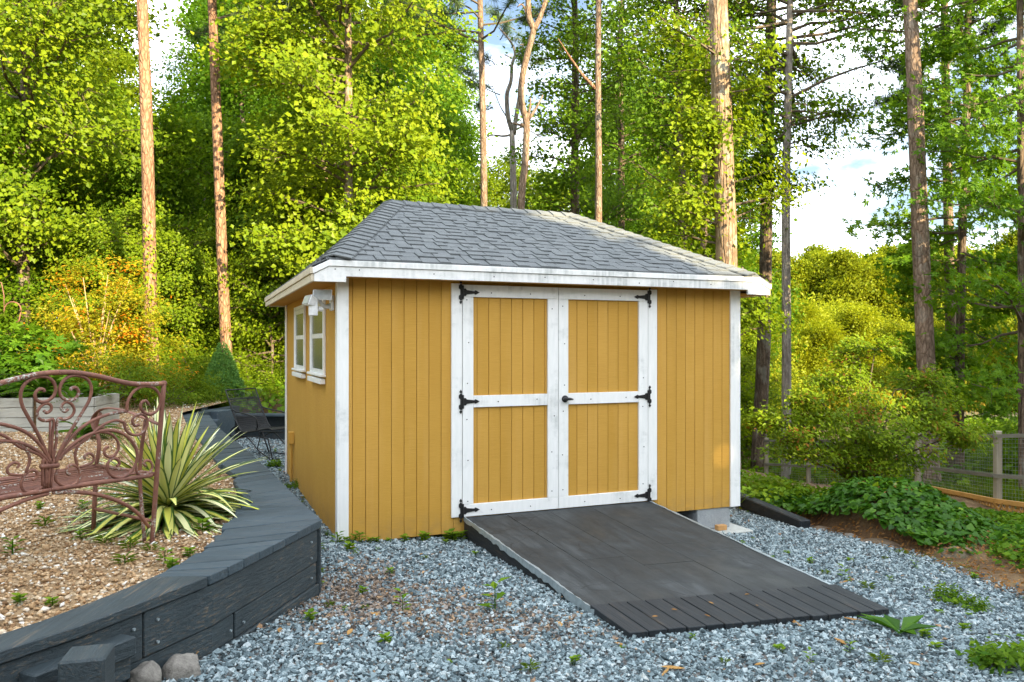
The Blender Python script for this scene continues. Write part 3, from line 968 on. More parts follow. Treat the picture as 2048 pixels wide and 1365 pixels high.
# caps over hips and ridge
def caps(p0, p1, n0, n1, step=0.124):
    p0, p1, n0, n1 = map(lambda q: np.array(q, float), (p0, p1, n0, n1))
    L = np.linalg.norm(p1 - p0); d = (p1 - p0) / L
    sA = np.cross(d, n0); sA /= np.linalg.norm(sA); sA = -sA if sA[2] > 0 else sA
    sB = np.cross(d, n1); sB /= np.linalg.norm(sB); sB = -sB if sB[2] > 0 else sB
    k = int(L / step)
    hw = 0.165
    for i in range(k + 1):
        a, b = p0 + d * (i * step - (.012 if i else -.012)), p0 + d * min(L + .01, (i + 1) * step + .02)
        up = (n0 + n1); up /= np.linalg.norm(up)
        h0, h1 = 0.040, 0.026
        m = MB()
        q = []
        for P_, h in ((a, h0), (b, h1)):
            q += [P_ + sA * hw + n0 * (h - .006), P_ + sA * .03 + n0 * h + up * .003, P_ + sB * .03 + n1 * h + up * .003, P_ + sB * hw + n1 * (h - .006)]
        q = q + [x_ - up * 0.012 for x_ in q]
        f = [(0, 1, 5, 4), (1, 2, 6, 5), (2, 3, 7, 6), (8, 12, 13, 9), (9, 13, 14, 10), (10, 14, 15, 11), (0, 8, 9, 1), (1, 9, 10, 2), (2, 10, 11, 3), (4, 5, 13, 12), (5, 6, 14, 13), (6, 7, 15, 14), (0, 4, 12, 8), (3, 11, 15, 7)]
        m.add(q, [list(x_) for x_ in f])
        m.build('hip_cap', M['shingle'], roof, smooth=False)
nF = np.array([0, -(RZ - e0), RT - TF]); nF /= np.linalg.norm(nF)
nL = np.array([-(RZ - e0), 0, RA0 - A0]); nL /= np.linalg.norm(nL)
nR = np.array([(RZ - e0), 0, A1 - RA1]); nR /= np.linalg.norm(nR)
nB = np.array([0, (RZ - e0), TB - RT]); nB /= np.linalg.norm(nB)
caps((A0, TF, e0), (RA0, RT, RZ), nL, nF)
caps((A1, TF, e0), (RA1, RT, RZ), nR, nF)
caps((RA0, RT, RZ), (RA1, RT, RZ), nB, nF, 0.15)
# strip of side-eave shingle on the low kick
for sa, sb, s_ in ((SA0, A0, -1), (SA1, A1, 1)):
    m = MB()
    m.prism([(sa - .0 + s_ * .015, TF - .012, SZ + .004), (sb, TF - .012, e0 + .006), (sb, TB + .01, e0 + .006), (sa + s_ * .015, TB + .01, SZ + .004)][::-s_], (0, 0, .010))
    m.build('shingle_edge', M['shingle'], roof)
# front fascia: deep board with a drip strip along its top, both clipped by the side slope
ff = -0.152
def fpoly(pts, y0, y1, name, bev=0.0):
    m = MB(); m.prism([(p[0], y1, p[1]) for p in pts][::-1], (0, y0 - y1, 0)); return m.build(name, M['oldwhite'], shed, bevel=bev)
fpoly([(-.212, 1.990), (.022, 1.990), (.022, 2.033), (3.715, 2.033), (3.715, 1.990), (3.952, 1.990), (3.952, 2.047), (3.845, 2.105), (-.105, 2.105), (-.212, 2.047)], ff - .020, ff, 'fascia_board', 0.002)
fpoly([(-.222, 2.044), (-.105, 2.1065), (3.845, 2.1065), (3.962, 2.044), (3.966, 2.089), (3.842, 2.152), (-.102, 2.152), (-.226, 2.089)], ff - .030, ff + .012, 'drip_strip', 0.003)
for x_, z_ in ((-.06, 2.085), (.12, 2.085), (.7, 2.075), (1.2, 2.07), (1.65, 2.08), (2.1, 2.075), (2.55, 2.06), (2.9, 2.085), (3.3, 2.07)):
    screw(shed, x_, ff - .0205, z_)
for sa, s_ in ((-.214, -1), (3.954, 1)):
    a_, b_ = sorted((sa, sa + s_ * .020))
    MB().box(a_, b_, ff - .019, TB, 1.988, 2.045).build('side_fascia', M['bouncewhite'], shed, bevel=0.002)
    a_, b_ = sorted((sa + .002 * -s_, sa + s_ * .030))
    MB().box(a_, b_, ff - .028, TB + .002, 2.0465, 2.094).build('side_drip_strip', M['bouncewhite'], shed, bevel=0.002)
MB().box(-.212, 3.952, ff + .0125, -.003, 2.036, 2.050).build('soffit', M['siding'], shed)
MB().box(-.212, -.003, -.0025, TB, 2.001, 2.013).build('soffit', M['siding'], shed)
MB().box(3.735, 3.952, -.0025, TB, 2.001, 2.013).build('soffit', M['siding'], shed)
MB().box(-.19, 3.93, TB - .02, TB, 1.99, 2.13).build('back_fascia', M['white'], shed)

# floodlight on the left wall under the eave
fl = thing('floodlight', 'white twin floodlight with motion sensor under the eave of the shed', 'floodlight', (C0[0], C0[1], 0.0), TH)
MB().box(-.045, -.0205, .10, .20, 1.79, 1.91).build('mount', M['plastic'], fl, bevel=.006)
MB().tube([(-.04, .15, 1.83), (-.085, .12, 1.815), (-.12, .10, 1.84), (-.14, .10, 1.875)], [.022, .018, .016, .016], 8).build('arm', M['plastic'], fl, True)
def head(cx, cy, cz, rz, rx):
    Mx = Matrix.Translation((cx, cy, cz)) @ Matrix.Rotation(rz, 4, 'Z') @ Matrix.Rotation(rx, 4, 'X')
    m = MB()
    v = [(-.075, 0, -.042), (.075, 0, -.042), (.075, 0, .042), (-.075, 0, .042), (-.05, .07, -.026), (.05, .07, -.026), (.05, .07, .026), (-.05, .07, .026)]
    m.add([Mx @ Vector(q) for q in v], [(0, 1, 2, 3), (1, 0, 4, 5), (2, 1, 5, 6), (3, 2, 6, 7), (0, 3, 7, 4), (7, 6, 5, 4)])
    o = m.build('lamp_head', M['plastic'], fl, bevel=.004)
    MB().box(-.064, .064, -.008, .004, -.033, .033, Mx).build('lamp_glass', M['lens'], o)
head(-.125, .02, 1.905, R(-22), R(-8))
head(-.235, .05, 1.865, R(-80), R(-20))
m = MB()
m.box(-.225, -.160, .005, .045, 1.745, 1.845)
m.tube([(-.155, .06, 1.80), (-.115, .07, 1.795)], [.020, .020], 10)
m.build('sensor', M['plastic'], fl, bevel=.004)

# foundation at the right front corner
cbk = thing('concrete_block', 'grey concrete block under the right front corner of the shed', 'block', (0, 0, 0))
cbk.location = (C0[0], C0[1], 0); cbk.rotation_euler = (0, 0, TH)
MB().box(3.285, 3.655, 0.012, 0.40, -.196, -.004).build('block_body', M['concrete'], cbk, bevel=.006)
sl = MB().box(3.27, 3.78, -.17, .42, -.245, -.198).build('paving_slab', M['slab'], None, bevel=.006)
sl.location = (C0[0], C0[1], 0); sl.rotation_euler = (0, 0, TH)
tag(sl, 'pale concrete slab beneath the grey concrete block', 'slab')
wb = MB().box(3.455, 3.555, -.075, -.020, -.196, -.150).build('wood_offcut', M['rawwood'], None, bevel=.003)
wb.location = (C0[0], C0[1], 0); wb.rotation_euler = (0, 0, TH)
tag(wb, 'small raw wood offcut lying on the pale slab', 'wood block')

# ------------------------------------------------------------------ ramp
ramp_t = thing('ramp', 'black wooden ramp with metal edges leading up to the shed doors', 'ramp', (C0[0], C0[1], 0.0), TH)
RL = 2.60
def rz_(a, t):
    f = (-t) / RL
    k = (a - 1.0) / 1.75
    return 0.122 * (1 - f) + f * (0.062 * (1 - k) - 0.045 * k)
def slab(a0, a1, t0, t1, th, name, mat, par, lift=0.0, nt_seg=3, bev=0.0, jag=0.0):
    m = MB()
    ts = np.linspace(t0, t1, nt_seg + 1)
    V = []
    for t in ts:
        for a in (a0, a1):
            a += random.uniform(-jag, jag)
            V.append((a, t, rz_(a, t) + lift)); V.append((a, t, rz_(a, t) + lift - th))
    f = []
    for i in range(nt_seg):
        q = i * 4
        f += [(q, q + 2, q + 6, q + 4)[::-1], (q + 1, q + 5, q + 7, q + 3)[::-1], (q, q + 4, q + 5, q + 1)[::-1], (q + 2, q + 3, q + 7, q + 6)[::-1]]
    q = nt_seg * 4
    f += [(0, 1, 3, 2)[::-1], (q, q + 2, q + 3, q + 1)[::-1]]
    m.add(V, [list(x_) for x_ in f])
    return m.build(name, mat, par, bevel=bev)
e = [1.010, 1.36, 1.74, 2.14, 2.43, 2.742]
for i in range(5):
    cut = -1.15 - 0.2 * (i % 3)
    g = .0014
    slab(e[i] + g, e[i + 1] - g, -.012, cut + .001, .03, 'deck_board', M['deck'], ramp_t, random.uniform(-.001, .001))
    slab(e[i] + g, e[i + 1] - g, cut - .001, -2.20, .03, 'deck_board', M['deck'], ramp_t, random.uniform(-.001, .001))
te = np.linspace(0.995, 2.765, 16)
for i in range(15):
    slab(te[i] + .004, te[i + 1] - .004, -2.185 + random.uniform(-.006, .006), -2.605 + random.uniform(-.008, .008), .034, 'tread_board', M['tread'], ramp_t, .016 + random.uniform(-.001, .001), 1, .003)
for (a0, a1) in ((1.000, 1.040), (2.712, 2.752)):
    m = MB()
    ts = np.linspace(-.02, -2.30, 12)
    V = []
    for t in ts:
        zt = rz_(a0, t) - .034
        for a in (a0, a1):
            V.append((a, t, zt)); V.append((a, t, -.36))
    f = []
    for i in range(11):
        q = i * 4
        f += [(q, q + 4, q + 6, q + 2), (q, q + 1, q + 5, q + 4), (q + 2, q + 6, q + 7, q + 3)]
    f += [(0, 2, 3, 1)]
    m.add(V, [list(x_) for x_ in f])
    m.build('side_board', M['tread'], ramp_t)
for a0, s_ in ((0.996, 1), (2.756, -1)):
    # crumpled galvanised flashing lapping over the edge
    rr = random.Random(5 + s_)
    m = MB(); V = []
    ts = np.linspace(-.02, -2.24, 46)
    for t in ts:
        w_ = .016 + rr.uniform(-.004, .006) + .005 * math.sin(t * 7)
        dz = rr.uniform(-.001, .003)
        ox = rr.uniform(-.004, .004)
        dp = .022 + rr.uniform(-.006, .010) + .016 * (-t / 2.2)
        V += [(a0 + s_ * w_, t, rz_(a0, t) + .004), (a0 + ox, t, rz_(a0, t) + .006 + dz), (a0 - s_ * .004 + ox * 1.5, t, rz_(a0, t) - dp), (a0 + s_ * .002 + ox * 1.5, t, rz_(a0, t) - dp - .002)]
    f = []
    for i in range(len(ts) - 1):
        q = i * 4
        for j in range(3):
            f.append((q + j, q + j + 1, q + j + 5, q + j + 4))
    m.add(V, [list(x_) for x_ in f])
    o = m.build('edge_flashing', M['metal'], ramp_t)
m = MB(); V = []
for a in np.linspace(1.0, 2.2, 24):
    V += [(a, -2.605 + random.uniform(-.004, .004), rz_(a, -2.6) - .020), (a, -2.630 + random.uniform(-.006, .006), rz_(a, -2.6) - .040), (a, -2.60, rz_(a, -2.6) - .052)]
m.add(V, [(i * 3 + j, i * 3 + 3 + j, i * 3 + 4 + j, i * 3 + 1 + j) for i in range(23) for j in range(2)])
m.build('toe_flashing', M['metal'], ramp_t)
MB().box(1.02, 2.73, -2.585, -2.53, -.30, -.035).build('toe_board', M['tread'], ramp_t)

# ------------------------------------------------------------------ timber retaining wall
wall = thing('timber_retaining_wall', 'black stained timber retaining wall with wide plank cap holding the pebble bed', 'retaining wall', (-1.4, 4.4, 0.05))
wl = np.array([-1.4, 4.4, 0.05])
def quad_slab(p, z0, z1, name, mat, par, origin, bev=0.004, tilt=0.0):
    m = MB()
    p = [(q[0] - origin[0], q[1] - origin[1], z0 - origin[2]) for q in p]
    m.prism(p, (0, 0, z1 - z0))
    return m.build(name, mat, par, bevel=bev)
def ccw(p):
    a = sum(p[i][0] * p[(i + 1) % len(p)][1] - p[(i + 1) % len(p)][0] * p[i][1] for i in range(len(p)))
    return p if a > 0 else p[::-1]
# near stretch: one long plank laid lengthwise, in two lengths
ys = [1.7, 2.30, 2.553, 2.77, 3.05, 3.36]
poly = [(float(xO(q)) + .015, q) for q in ys] + [(float(xI(q - .0)), q + .05) for q in ys[::-1]]
quad_slab(ccw(poly), CAPZ - .045, CAPZ, 'cap_plank', M['timber'], wall, wl)
seam = []
yo = 3.37
rr = random.Random(4)
while yo < 11.3:
    sk = np.interp(yo, [3.37, 4.4, 5.5, 11], [-.03, -.26, -.28, -.10])
    yi = yo + sk
    seam.append(((float(xO(min(yo, 11.18))) + (.015 if yo < 11.18 else .0), yo), (float(xI(yi)), yi)))
    yo += rr.uniform(.125, .160)
for i in range(len(seam) - 1):
    (o0, i0), (o1, i1) = seam[i], seam[i + 1]
    g = .0055
    p = [(o0[0], o0[1] + g), (o1[0], o1[1] - g)]
    if o0[1] < 4.44 < o1[1]: p.insert(1, (-1.093, 4.44))
    p += [(i1[0] + rr.uniform(-.02, .02), i1[1] - g), (i0[0] + rr.uniform(-.02, .02), i0[1] + g)]
    quad_slab(ccw(p), CAPZ - .042, CAPZ + rr.uniform(-.004, .003), 'cap_board', M['timber_x'], wall, wl, .003)
# face planks under the cap
def face_plank(ya, yb, z0, z1, off=0.0, th=.04, name='face_plank', n=8):
    ys = sorted(set([ya, yb] + [q for q in _O[:, 1] if ya < q < yb]))
    out_ = []; inn = []
    for q in ys:
        x_ = float(xO(q))
        d = np.array([float(xO(min(q + .05, 11.1))) - float(xO(q - .05)), .1]); d /= np.linalg.norm(d)
        nr = np.array([d[1], -d[0]])
        out_.append((x_ + nr[0] * off, q + nr[1] * off)); inn.append((x_ + nr[0] * (off - th), q + nr[1] * (off - th)))
    quad_slab(ccw(out_ + inn[::-1]), z0, z1, name, M['timber'], wall, wl, .004)
face_plank(1.8, 3.052, .285, .468)
face_plank(3.056, 4.42, .287, .468, .002)
face_plank(2.0, 3.58, .165, .281, -.006)
face_plank(3.586, 4.42, .164, .282, -.002)
face_plank(3.30, 4.42, .02, .161, .012)
for y_, z_ in ((3.0, .42), (3.0, .33), (3.11, .42), (3.11, .33), (3.53, .22), (3.64, .22), (4.33, .42), (4.33, .33), (4.33, .22), (4.36, .09)):
    o = MB().tube([(-.004, 0, 0), (.004, 0, 0)], .006, 8).build('screw', M['metal'], wall)
    o.location = (float(xO(y_)) + .010 - wl[0], y_ - wl[1], z_ - wl[2]); o.rotation_euler = (0, 0, R(-20))
face_plank(4.455, 11.1, .27, .468)
face_plank(4.455, 11.1, .02, .266, -.004)
quad_slab(ccw([(-1.118, 4.425), (-1.095, 4.425), (-1.095, 4.452), (-1.118, 4.452)]), .10, .468, 'corner_strip', M['timber'], wall, wl)
bb = MB()
ysl = np.linspace(1.8, 11.1, 24)
tag(wall, None)
pin = [(float(xI(q)) + .03, q) for q in ysl]
for q0, q1 in zip(pin[:-1], pin[1:]):
    bb.prism([(q0[0] - wl[0], q0[1] - wl[1], -.05), (q0[0] + .03 - wl[0], q0[1] - wl[1], -.05), (q1[0] + .03 - wl[0], q1[1] - wl[1], -.05), (q1[0] - wl[0], q1[1] - wl[1], -.05)], (0, 0, CAPZ - .048))
bb.build('back_plank', M['timber'], wall)
# ledger blocks on the face near the post
def seg_box(p, q, w_, z0, z1, name, mat, par, origin, bev=.004):
    p, q = np.array(p), np.array(q)
    d = (q - p) / np.linalg.norm(q - p); nr = np.array([d[1], -d[0]])
    quad_slab(ccw([tuple(p), tuple(q), tuple(q + nr * w_), tuple(p + nr * w_)]), z0, z1, name, mat, par, origin, bev)
pA = np.array([float(xO(2.60)) + .004, 2.60]); pB = np.array([float(xO(2.95)) + .004, 2.95])
seg_box(pA, pB, .085, .355, .425, 'ledger_block', M['timber'], wall, wl)
seg_box(pA, pB, .055, .262, .352, 'ledger_block', M['timber'], wall, wl)

post = thing('timber_post', 'short black square timber post standing before the retaining wall', 'post', (-1.42, 2.59, 0.1), R(14))
m = MB()
m.prism([(-.07, -.07, -.15), (.07, -.07, -.15), (.07, .07, -.15), (-.07, .07, -.15)], (0, 0, .545))
m.build('post_body', M['greywood'] if False else M['timber'], post, bevel=.008)

# low timber edging at the back of the yard, behind the wire chair
bw = thing('back_timber_edging', 'low black timber edging at the back of the gravel behind the wire chair', 'timber edging', (-3.4, 13.0, 0.0))
for (p, q, z0, z1) in (((-4.55, 12.95), (-1.2, 12.7), .18, .36), ((-4.55, 12.96), (-1.2, 12.71), -.06, .176)):
    seg_box(p, q, .09, z0, z1, 'edging_timber', M['timber'], bw, (-3.4, 13.0, 0.0))
seg_box((-4.6, 12.85), (-1.2, 12.6), .22, .364, .40, 'edging_cap', M['timber_x'], bw, (-3.4, 13.0, 0.0))
cp = thing('timber_steps', 'stacked black timbers where the retaining wall meets the back edging', 'timbers', (-4.75, 11.9, 0.1))
for (x0, x1, y0, y1, z0, z1, rz) in ((-.28, .28, -.35, -.12, -.1, .30, R(10)), (-.05, .32, -.05, .35, -.1, .42, R(-18)), (-.55, .0, -.02, .3, .1, .47, R(6)), (.30, .46, -.75, -.52, -.1, .22, 0)):
    m = MB(); m.box(x0, x1, y0, y1, z0, z1, Matrix.Rotation(rz, 4, 'Z')); m.build('stacked_timber', M['timber_x'], cp, bevel=.008)
for k_, (z0, z1) in enumerate(((-.10, .12), (.124, .33), (.334, .515))):
    seg_box((-4.79 + .01 * k_, 11.02), (-4.69, 12.93), .15, z0, z1, 'stacked_timber', M['timber'], cp, (-4.75, 11.9, 0.1), .006)
# black timber on the ground to the right of the shed
et = thing('ground_timber', 'long black timber lying along the gravel edge right of the shed', 'timber', (2.7, 8.4, -.25))
Mx = Matrix.Rotation(math.atan2(-1.55, .37), 4, 'Z') @ Matrix.Rotation(R(1.5), 4, 'Y')
MB().box(-1.1, .80, -.06, .06, -.06, .07, Mx).build('timber_beam', M['tread'], et, bevel=.01)

# ------------------------------------------------------------------ wrought iron bench
BB = np.array([-1.94, 4.17, .435])
WD = np.array([-.502, -.865, 0.0])
SD = np.array([-.865, .502, 0.0])                  # the way the bench faces: away from the camera
LN = -SD * (.106 / .9) + np.array([0, 0, 1.0])
bench = thing('iron_bench', 'rusty wrought iron garden bench with scrolled back standing on the pebbles', 'bench', tuple(BB + WD * .56 + SD * .25))
BO = BB + WD * .56 + SD * .25
def bk(cx, cy):
    """a point of the bench's back plane from its place in the photograph (detail coordinates)"""
    px, py = cx / 3.5, 720 + cy / 3.5
    ray = np.array([(px - CX) / F, 1.0, -(py - HY) / F])
    A = np.c_[WD, LN, -ray]
    s = np.linalg.solve(A, np.array([0, 0, CAMZ]) - BB)
    return s[0], s[1]
AC = bk(405, 180)[0]
def back_curve(pts, rad=.0075, mirror=True, name='scroll', n=5, keep=True):
    ab = catmull([bk(*p) for p in pts], n)
    for mir in ((False, True) if mirror else (False,)):
        q = ab.copy()
        if mir: q[:, 0] = 2 * AC - q[:, 0]
        P_ = BB + q[:, :1] * WD + q[:, 1:] * LN - BO
        MB().tube(P_, rad, 6, True, (SD, 1.0, 1.0)).build(name, M['rust'], bench, True)
back_curve([(375, 735), (430, 620), (500, 490), (575, 370), (625, 280), (640, 200), (615, 140), (560, 112), (500, 112), (450, 140), (420, 190), (420, 240), (450, 275), (495, 285), (535, 265), (550, 225), (530, 195), (500, 200), (492, 215)], .0085)
back_curve([(372, 700), (395, 560), (402, 422), (450, 418), (500, 395), (520, 350), (500, 310), (465, 296), (435, 315), (430, 345), (455, 362), (478, 345)])
back_curve([(380, 720), (450, 605), (540, 500), (640, 430), (760, 382), (885, 360)], .0085)
back_curve([(890, 362), (892, 300), (930, 228), (985, 190), (1040, 185), (1092, 210), (1122, 260), (1120, 312), (1095, 360), (1050, 382), (1005, 366), (984, 330), (990, 300), (1020, 288), (1040, 310)], .0085)
back_curve([(868, 436), (880, 490), (920, 522), (970, 526), (1010, 495), (1030, 450), (1025, 402), (990, 380), (945, 395), (926, 430), (945, 462), (975, 452)])
back_curve([(380, 725), (470, 625), (580, 545), (700, 500), (800, 497), (880, 530), (935, 590), (960, 660), (950, 730), (910, 790), (850, 825), (790, 815), (755, 775), (755, 725), (790, 690), (825, 700), (835, 730), (815, 745)], .0085)
back_curve([(540, 740), (526, 660), (560, 585), (630, 525), (710, 505), (775, 518), (818, 560), (830, 612), (808, 662), (768, 682), (733, 660), (735, 622), (760, 608)])
back_curve([(420, 700), (470, 640), (600, 560), (700, 470), (800, 425), (868, 436)])
back_curve([(560, 752), (640, 722), (656, 682), (627, 655), (590, 673), (598, 696)], .0065)
back_curve([(405, 765), (388, 830), (420, 870), (470, 886), (530, 865), (560, 810), (545, 755), (505, 735), (470, 755), (465, 790), (490, 806)])
back_curve([(955, 738), (960, 790), (1000, 806), (1045, 790), (1066, 750), (1055, 715), (1025, 704), (1005, 725), (1020, 745)])
for x0, x1 in ((298, 300), (322, 318), (345, 336), (368, 352)):
    back_curve([(x0 + 6, 690), (x0, 745), (x1, 900)], .008, False, 'splat_bar', 3)
back_curve([(352, 425), (345, 720)], .0065, False, 'splat_bar', 3)
back_curve([(285, 748), (345, 742), (408, 738)], .014, False, 'collar', 3)
# top rail, lower rail, arch below (both halves)
back_curve([(405, 88), (480, 88), (560, 94), (700, 118), (850, 155), (950, 170), (1080, 170), (1160, 165)], .0125, True, 'top_rail')
back_curve([(1062, 808), (850, 838), (600, 872), (340, 910)], .0125, True, 'lower_rail')
back_curve([(1045, 1172), (960, 1070), (850, 1000), (700, 948), (520, 925), (370, 930)], .010, True, 'arch_brace')
hs = bk(1062, 808)[1]                              # seat height on the back
LEN = 2 * AC
def side(a, name, pts, rad, flat=None):
    """tube through points given as (forward, height) in the side plane at length a"""
    P_ = np.array([BB + a * WD + s * SD + np.array([0, 0, h]) for s, h in pts]) - BO
    MB().tube(catmull(P_, 4) if len(pts) > 2 else P_, rad, 6 if flat is None else 8, True, flat).build(name, M['rust'], bench, True)
for a in (0.0, LEN):
    side(a, 'rear_leg', [(0, -.03), (-.052, .45), (-.106, .895)], .0125)
    side(a, 'front_leg', [(.53, -.03), (.50, hs)], .0125)
    side(a, 'side_rail', [(-.05, hs), (.51, hs + .005)], .011)
    side(a, 'side_stretcher', [(.0, .14), (.51, .15)], .009)
    side(a, 'armrest', [(-.075, .66), (.10, .70), (.30, .73), (.45, .72), (.53, .66), (.50, .60), (.44, .62)], .016, (WD, .35, 1.0))
    side(a, 'arm_support', [(.46, .70), (.50, .62), (.47, .52), (.50, hs)], .011)
    side(a, 'arm_support', [(.05, .68), (.10, .4), (.06, .02)], .010)
for k in range(9):
    s = .04 + k * .055
    P_ = np.array([BB + a * WD + s * SD + np.array([0, 0, hs + .006 - .012 * math.sin(math.pi * k / 10)]) for a in (0.0, LEN)]) - BO
    MB().tube(P_, .0062, 6).build('seat_slat', M['rust'], bench, True)
P_ = np.array([BB + a * WD + .51 * SD + np.array([0, 0, hs]) for a in (0.0, LEN)]) - BO
MB().tube(P_, .0115, 6).build('front_rail', M['rust'], bench, True)

# ------------------------------------------------------------------ wire mesh chair
chair = thing('wire_mesh_chair', 'black wire mesh patio chair on the gravel beside the shed', 'chair', (-3.46, 10.75, -.02), R(-28))
# local: x forward (seat), y width
def cpar(u, v):
    """surface of seat and back: u 0..1 along from back top to seat front, v -1..1 across"""
    P_ = catmull([(-.42, 0, .92), (-.30, 0, .66), (-.16, 0, .41), (-.05, 0, .36), (.16, 0, .385), (.38, 0, .43), (.44, 0, .41)], 8)
    q = np.array([np.interp(u, np.linspace(0, 1, len(P_)), P_[:, i]) for i in range(3)])
    return q + np.array([0, v * .27, 0])
m = MB()
for v in np.linspace(-1, 1, 30):
    m.tube([cpar(u, v) for u in np.linspace(.07, 1, 16)], 0.0030, 3, False)
for u in np.linspace(.07, 1, 52):
    m.tube([cpar(u, -1), cpar(u, 1)], 0.0030, 3, False)
tag(m.build('wire_mesh', M['iron'], chair), kind='stuff')
m = MB()
for v in (-1, 1):
    m.tube([cpar(u, v) for u in np.linspace(0, 1, 20)], .010, 6)
m.tube([cpar(0, -1), cpar(0, 1)], .010, 6); m.tube([cpar(.08, -1), cpar(.08, 1)], .007, 6); m.tube([cpar(1, -1), cpar(1, 1)], .010, 6)
m.build('seat_frame', M['iron'], chair, True)
for k in range(5):
    an = np.linspace(0, 3.2 * math.pi, 18)
    P_ = [cpar(.04 + .028 * math.sin(q) * (1 - i / 22), -.8 + .4 * k + .14 * math.cos(q) * (1 - i / 22)) for i, q in enumerate(an)]
    MB().tube(P_, .004, 4).build('scroll', M['iron'], chair)
for s in (-1, 1):
    yy = .26 * s
    MB().tube([(-.38, yy, .012), (.45, yy, .012)], .010, 6).build('base_rail', M['iron'], chair, True)
    MB().tube(catmull([(-.38, yy, .012), (-.30, yy, .26), (-.24, yy, .30), (.30, yy, .30), (.38, yy, .24), (.45, yy, .012)], 5), .009, 6).build('base_frame', M['iron'], chair, True)
    MB().tube([(-.27, yy, .29), (-.14, yy, .012)], .012, 6).build('leg', M['iron'], chair, True)
    MB().tube(catmull([(-.22, yy, .44), (-.33, yy, .36), (-.30, yy, .22), (-.05, yy, .30), (.2, yy, .12), (.40, yy, .03)], 5), .008, 6).build('spring', M['iron'], chair, True)
    MB().tube(catmull([(-.30, yy * 1.05, .66), (-.18, yy * 1.1, .63), (.05, yy * 1.15, .60), (.18, yy * 1.15, .56), (.20, yy * 1.1, .46), (.15, yy, .40)], 5), .010, 6).build('armrest', M['iron'], chair, True)
for xx in (-.38, .45):
    MB().tube([(xx, -.26, .012), (xx, .26, .012)], .009, 6).build('base_rail', M['iron'], chair, True)

# ------------------------------------------------------------------ planter, hook, cage
pl = thing('raised_planter', 'pale grey board planter box behind the iron bench', 'planter', (-5.45, 9.15, .50), R(9))
for side_, (x0, x1, y0, y1) in enumerate(((-.62, -.02, -.42, -.39), (.02, .62, -.42, -.39), (.60, .63, -.385, .42), (-.63, -.60, -.385, .42), (-.6, .6, .39, .42))):
    for k in range(4):
        h = .112
        MB().box(x0, x1, y0, y1, k * h + .003 - .02, (k + 1) * h - .003 - .02).build('planter_board', M['planter'], pl, bevel=.003)
MB().box(-.60, .60, -.388, .388, .0, .40).build('soil_fill', M['soil'], pl)
sh = thing('shepherd_hook', 'thin rusty shepherd hook at the far left edge among the shrubs', 'garden hook', tuple(at(8, 790, 9.0)))
P_ = [(0, 0, -.1), (0, 0, .95)] + [(-.0 + .10 + .10 * math.cos(q), 0, .98 + .10 * math.sin(q)) for q in np.linspace(math.pi, -.3, 9)] + [(.175, 0, .86), (.14, 0, .84)]
MB().tube(P_, .007, 6).build('hook_rod', M['rust'], sh, True)
MB().tube([(0, 0, .9), (-.0, 0, 1.15), (-.03, 0, 1.30), (-.09, 0, 1.32)], .006, 6).build('hook_tip', M['rust'], sh, True)
cg = thing('plant_cage', 'bright green wire plant support among the flowers behind the planter', 'plant support', tuple(at(55, 770, 10.2) + np.array([0, 0, -.05])))
for zz in (.25, .48):
    q = [(-.25, -.16, zz), (.25, -.16, zz), (.25, .16, zz + .02), (-.25, .16, zz + .02), (-.25, -.16, zz)]
    MB().tube(q, .004, 4).build('hoop', M['greenwire'], cg)
for x_, y_ in ((-.25, -.16), (.25, -.16), (.25, .16), (-.25, .16)):
    MB().tube([(x_, y_, 0), (x_, y_, .50)], .004, 4).build('leg', M['greenwire'], cg)

# ------------------------------------------------------------------ rocks
def rock(name, loc, size, label, mat, seed, cat='rock', rz=0.0):
    r_ = np.random.default_rng(seed)
    n1, n2 = 30, 20
    V, f = [], []
    pl_ = [(lambda v: (v / np.linalg.norm(v), r_.uniform(.62, .9)))(r_.normal(0, 1, 3)) for _ in range(11)]
    ph = r_.uniform(0, 6.28, 8)
    for i in range(n2 + 1):
        th = math.pi * i / n2
        for j in range(n1):
            la = 2 * math.pi * j / n1
            d = np.array([math.sin(th) * math.cos(la), math.sin(th) * math.sin(la), math.cos(th)])
            k = 1.0
            for nv, dd in pl_:                                     # broken faces
                c_ = float(np.dot(d, nv))
                if c_ > .05: k = min(k, dd / c_)
            k += .03 * math.sin(6 * la + ph[0]) * math.sin(th) + .025 * math.sin(9 * th + ph[1] + 3 * la) * math.sin(th)
            V.append(d * k * np.array(size))
    for i in range(n2):
        for j in range(n1):
            f.append((i * n1 + j, (i + 1) * n1 + j, (i + 1) * n1 + (j + 1) % n1, i * n1 + (j + 1) % n1))
    m = MB(); m.add(V, f)
    o = m.build(name, mat, None, smooth=True, bevel=0)
    o.location = loc
    o.rotation_euler = (0, 0, rz)
    return tag(o, label, cat)
zp = lambda x, y: float(pad(np.array(x), np.array(y)))
rock('rock', (-1.33, 3.14, zp(-1.33, 3.14) + .035), (.080, .085, .075), 'lichened grey rock wedged under the retaining wall', M['rock'], 3)
rock('rock', (-1.43, 3.00, zp(-1.43, 3.0) + .045), (.07, .07, .075), 'bluish rock touching the lichened grey rock by the wall', M['rock'], 4)
rock('rock', (-1.37, 2.66, zp(-1.37, 2.66) + .045), (.12, .13, .055), 'flat tan rock beside the short timber post', M['tanrock'], 5)
rock('rock', (3.05, 7.62, -.33), (.17, .12, .085), 'mossy brown stone at the gravel edge by the end of the black timber', M['brownrock'], 6)
rock('rock', (3.18, 7.32, -.325), (.11, .09, .07), 'small flat stone at the gravel edge between two brown stones', M['rock'], 7)
rock('rock', (3.34, 7.00, -.31), (.20, .10, .08), 'tilted brown slab of stone at the gravel edge in front of the ivy', M['brownrock'], 8, rz=R(-40))
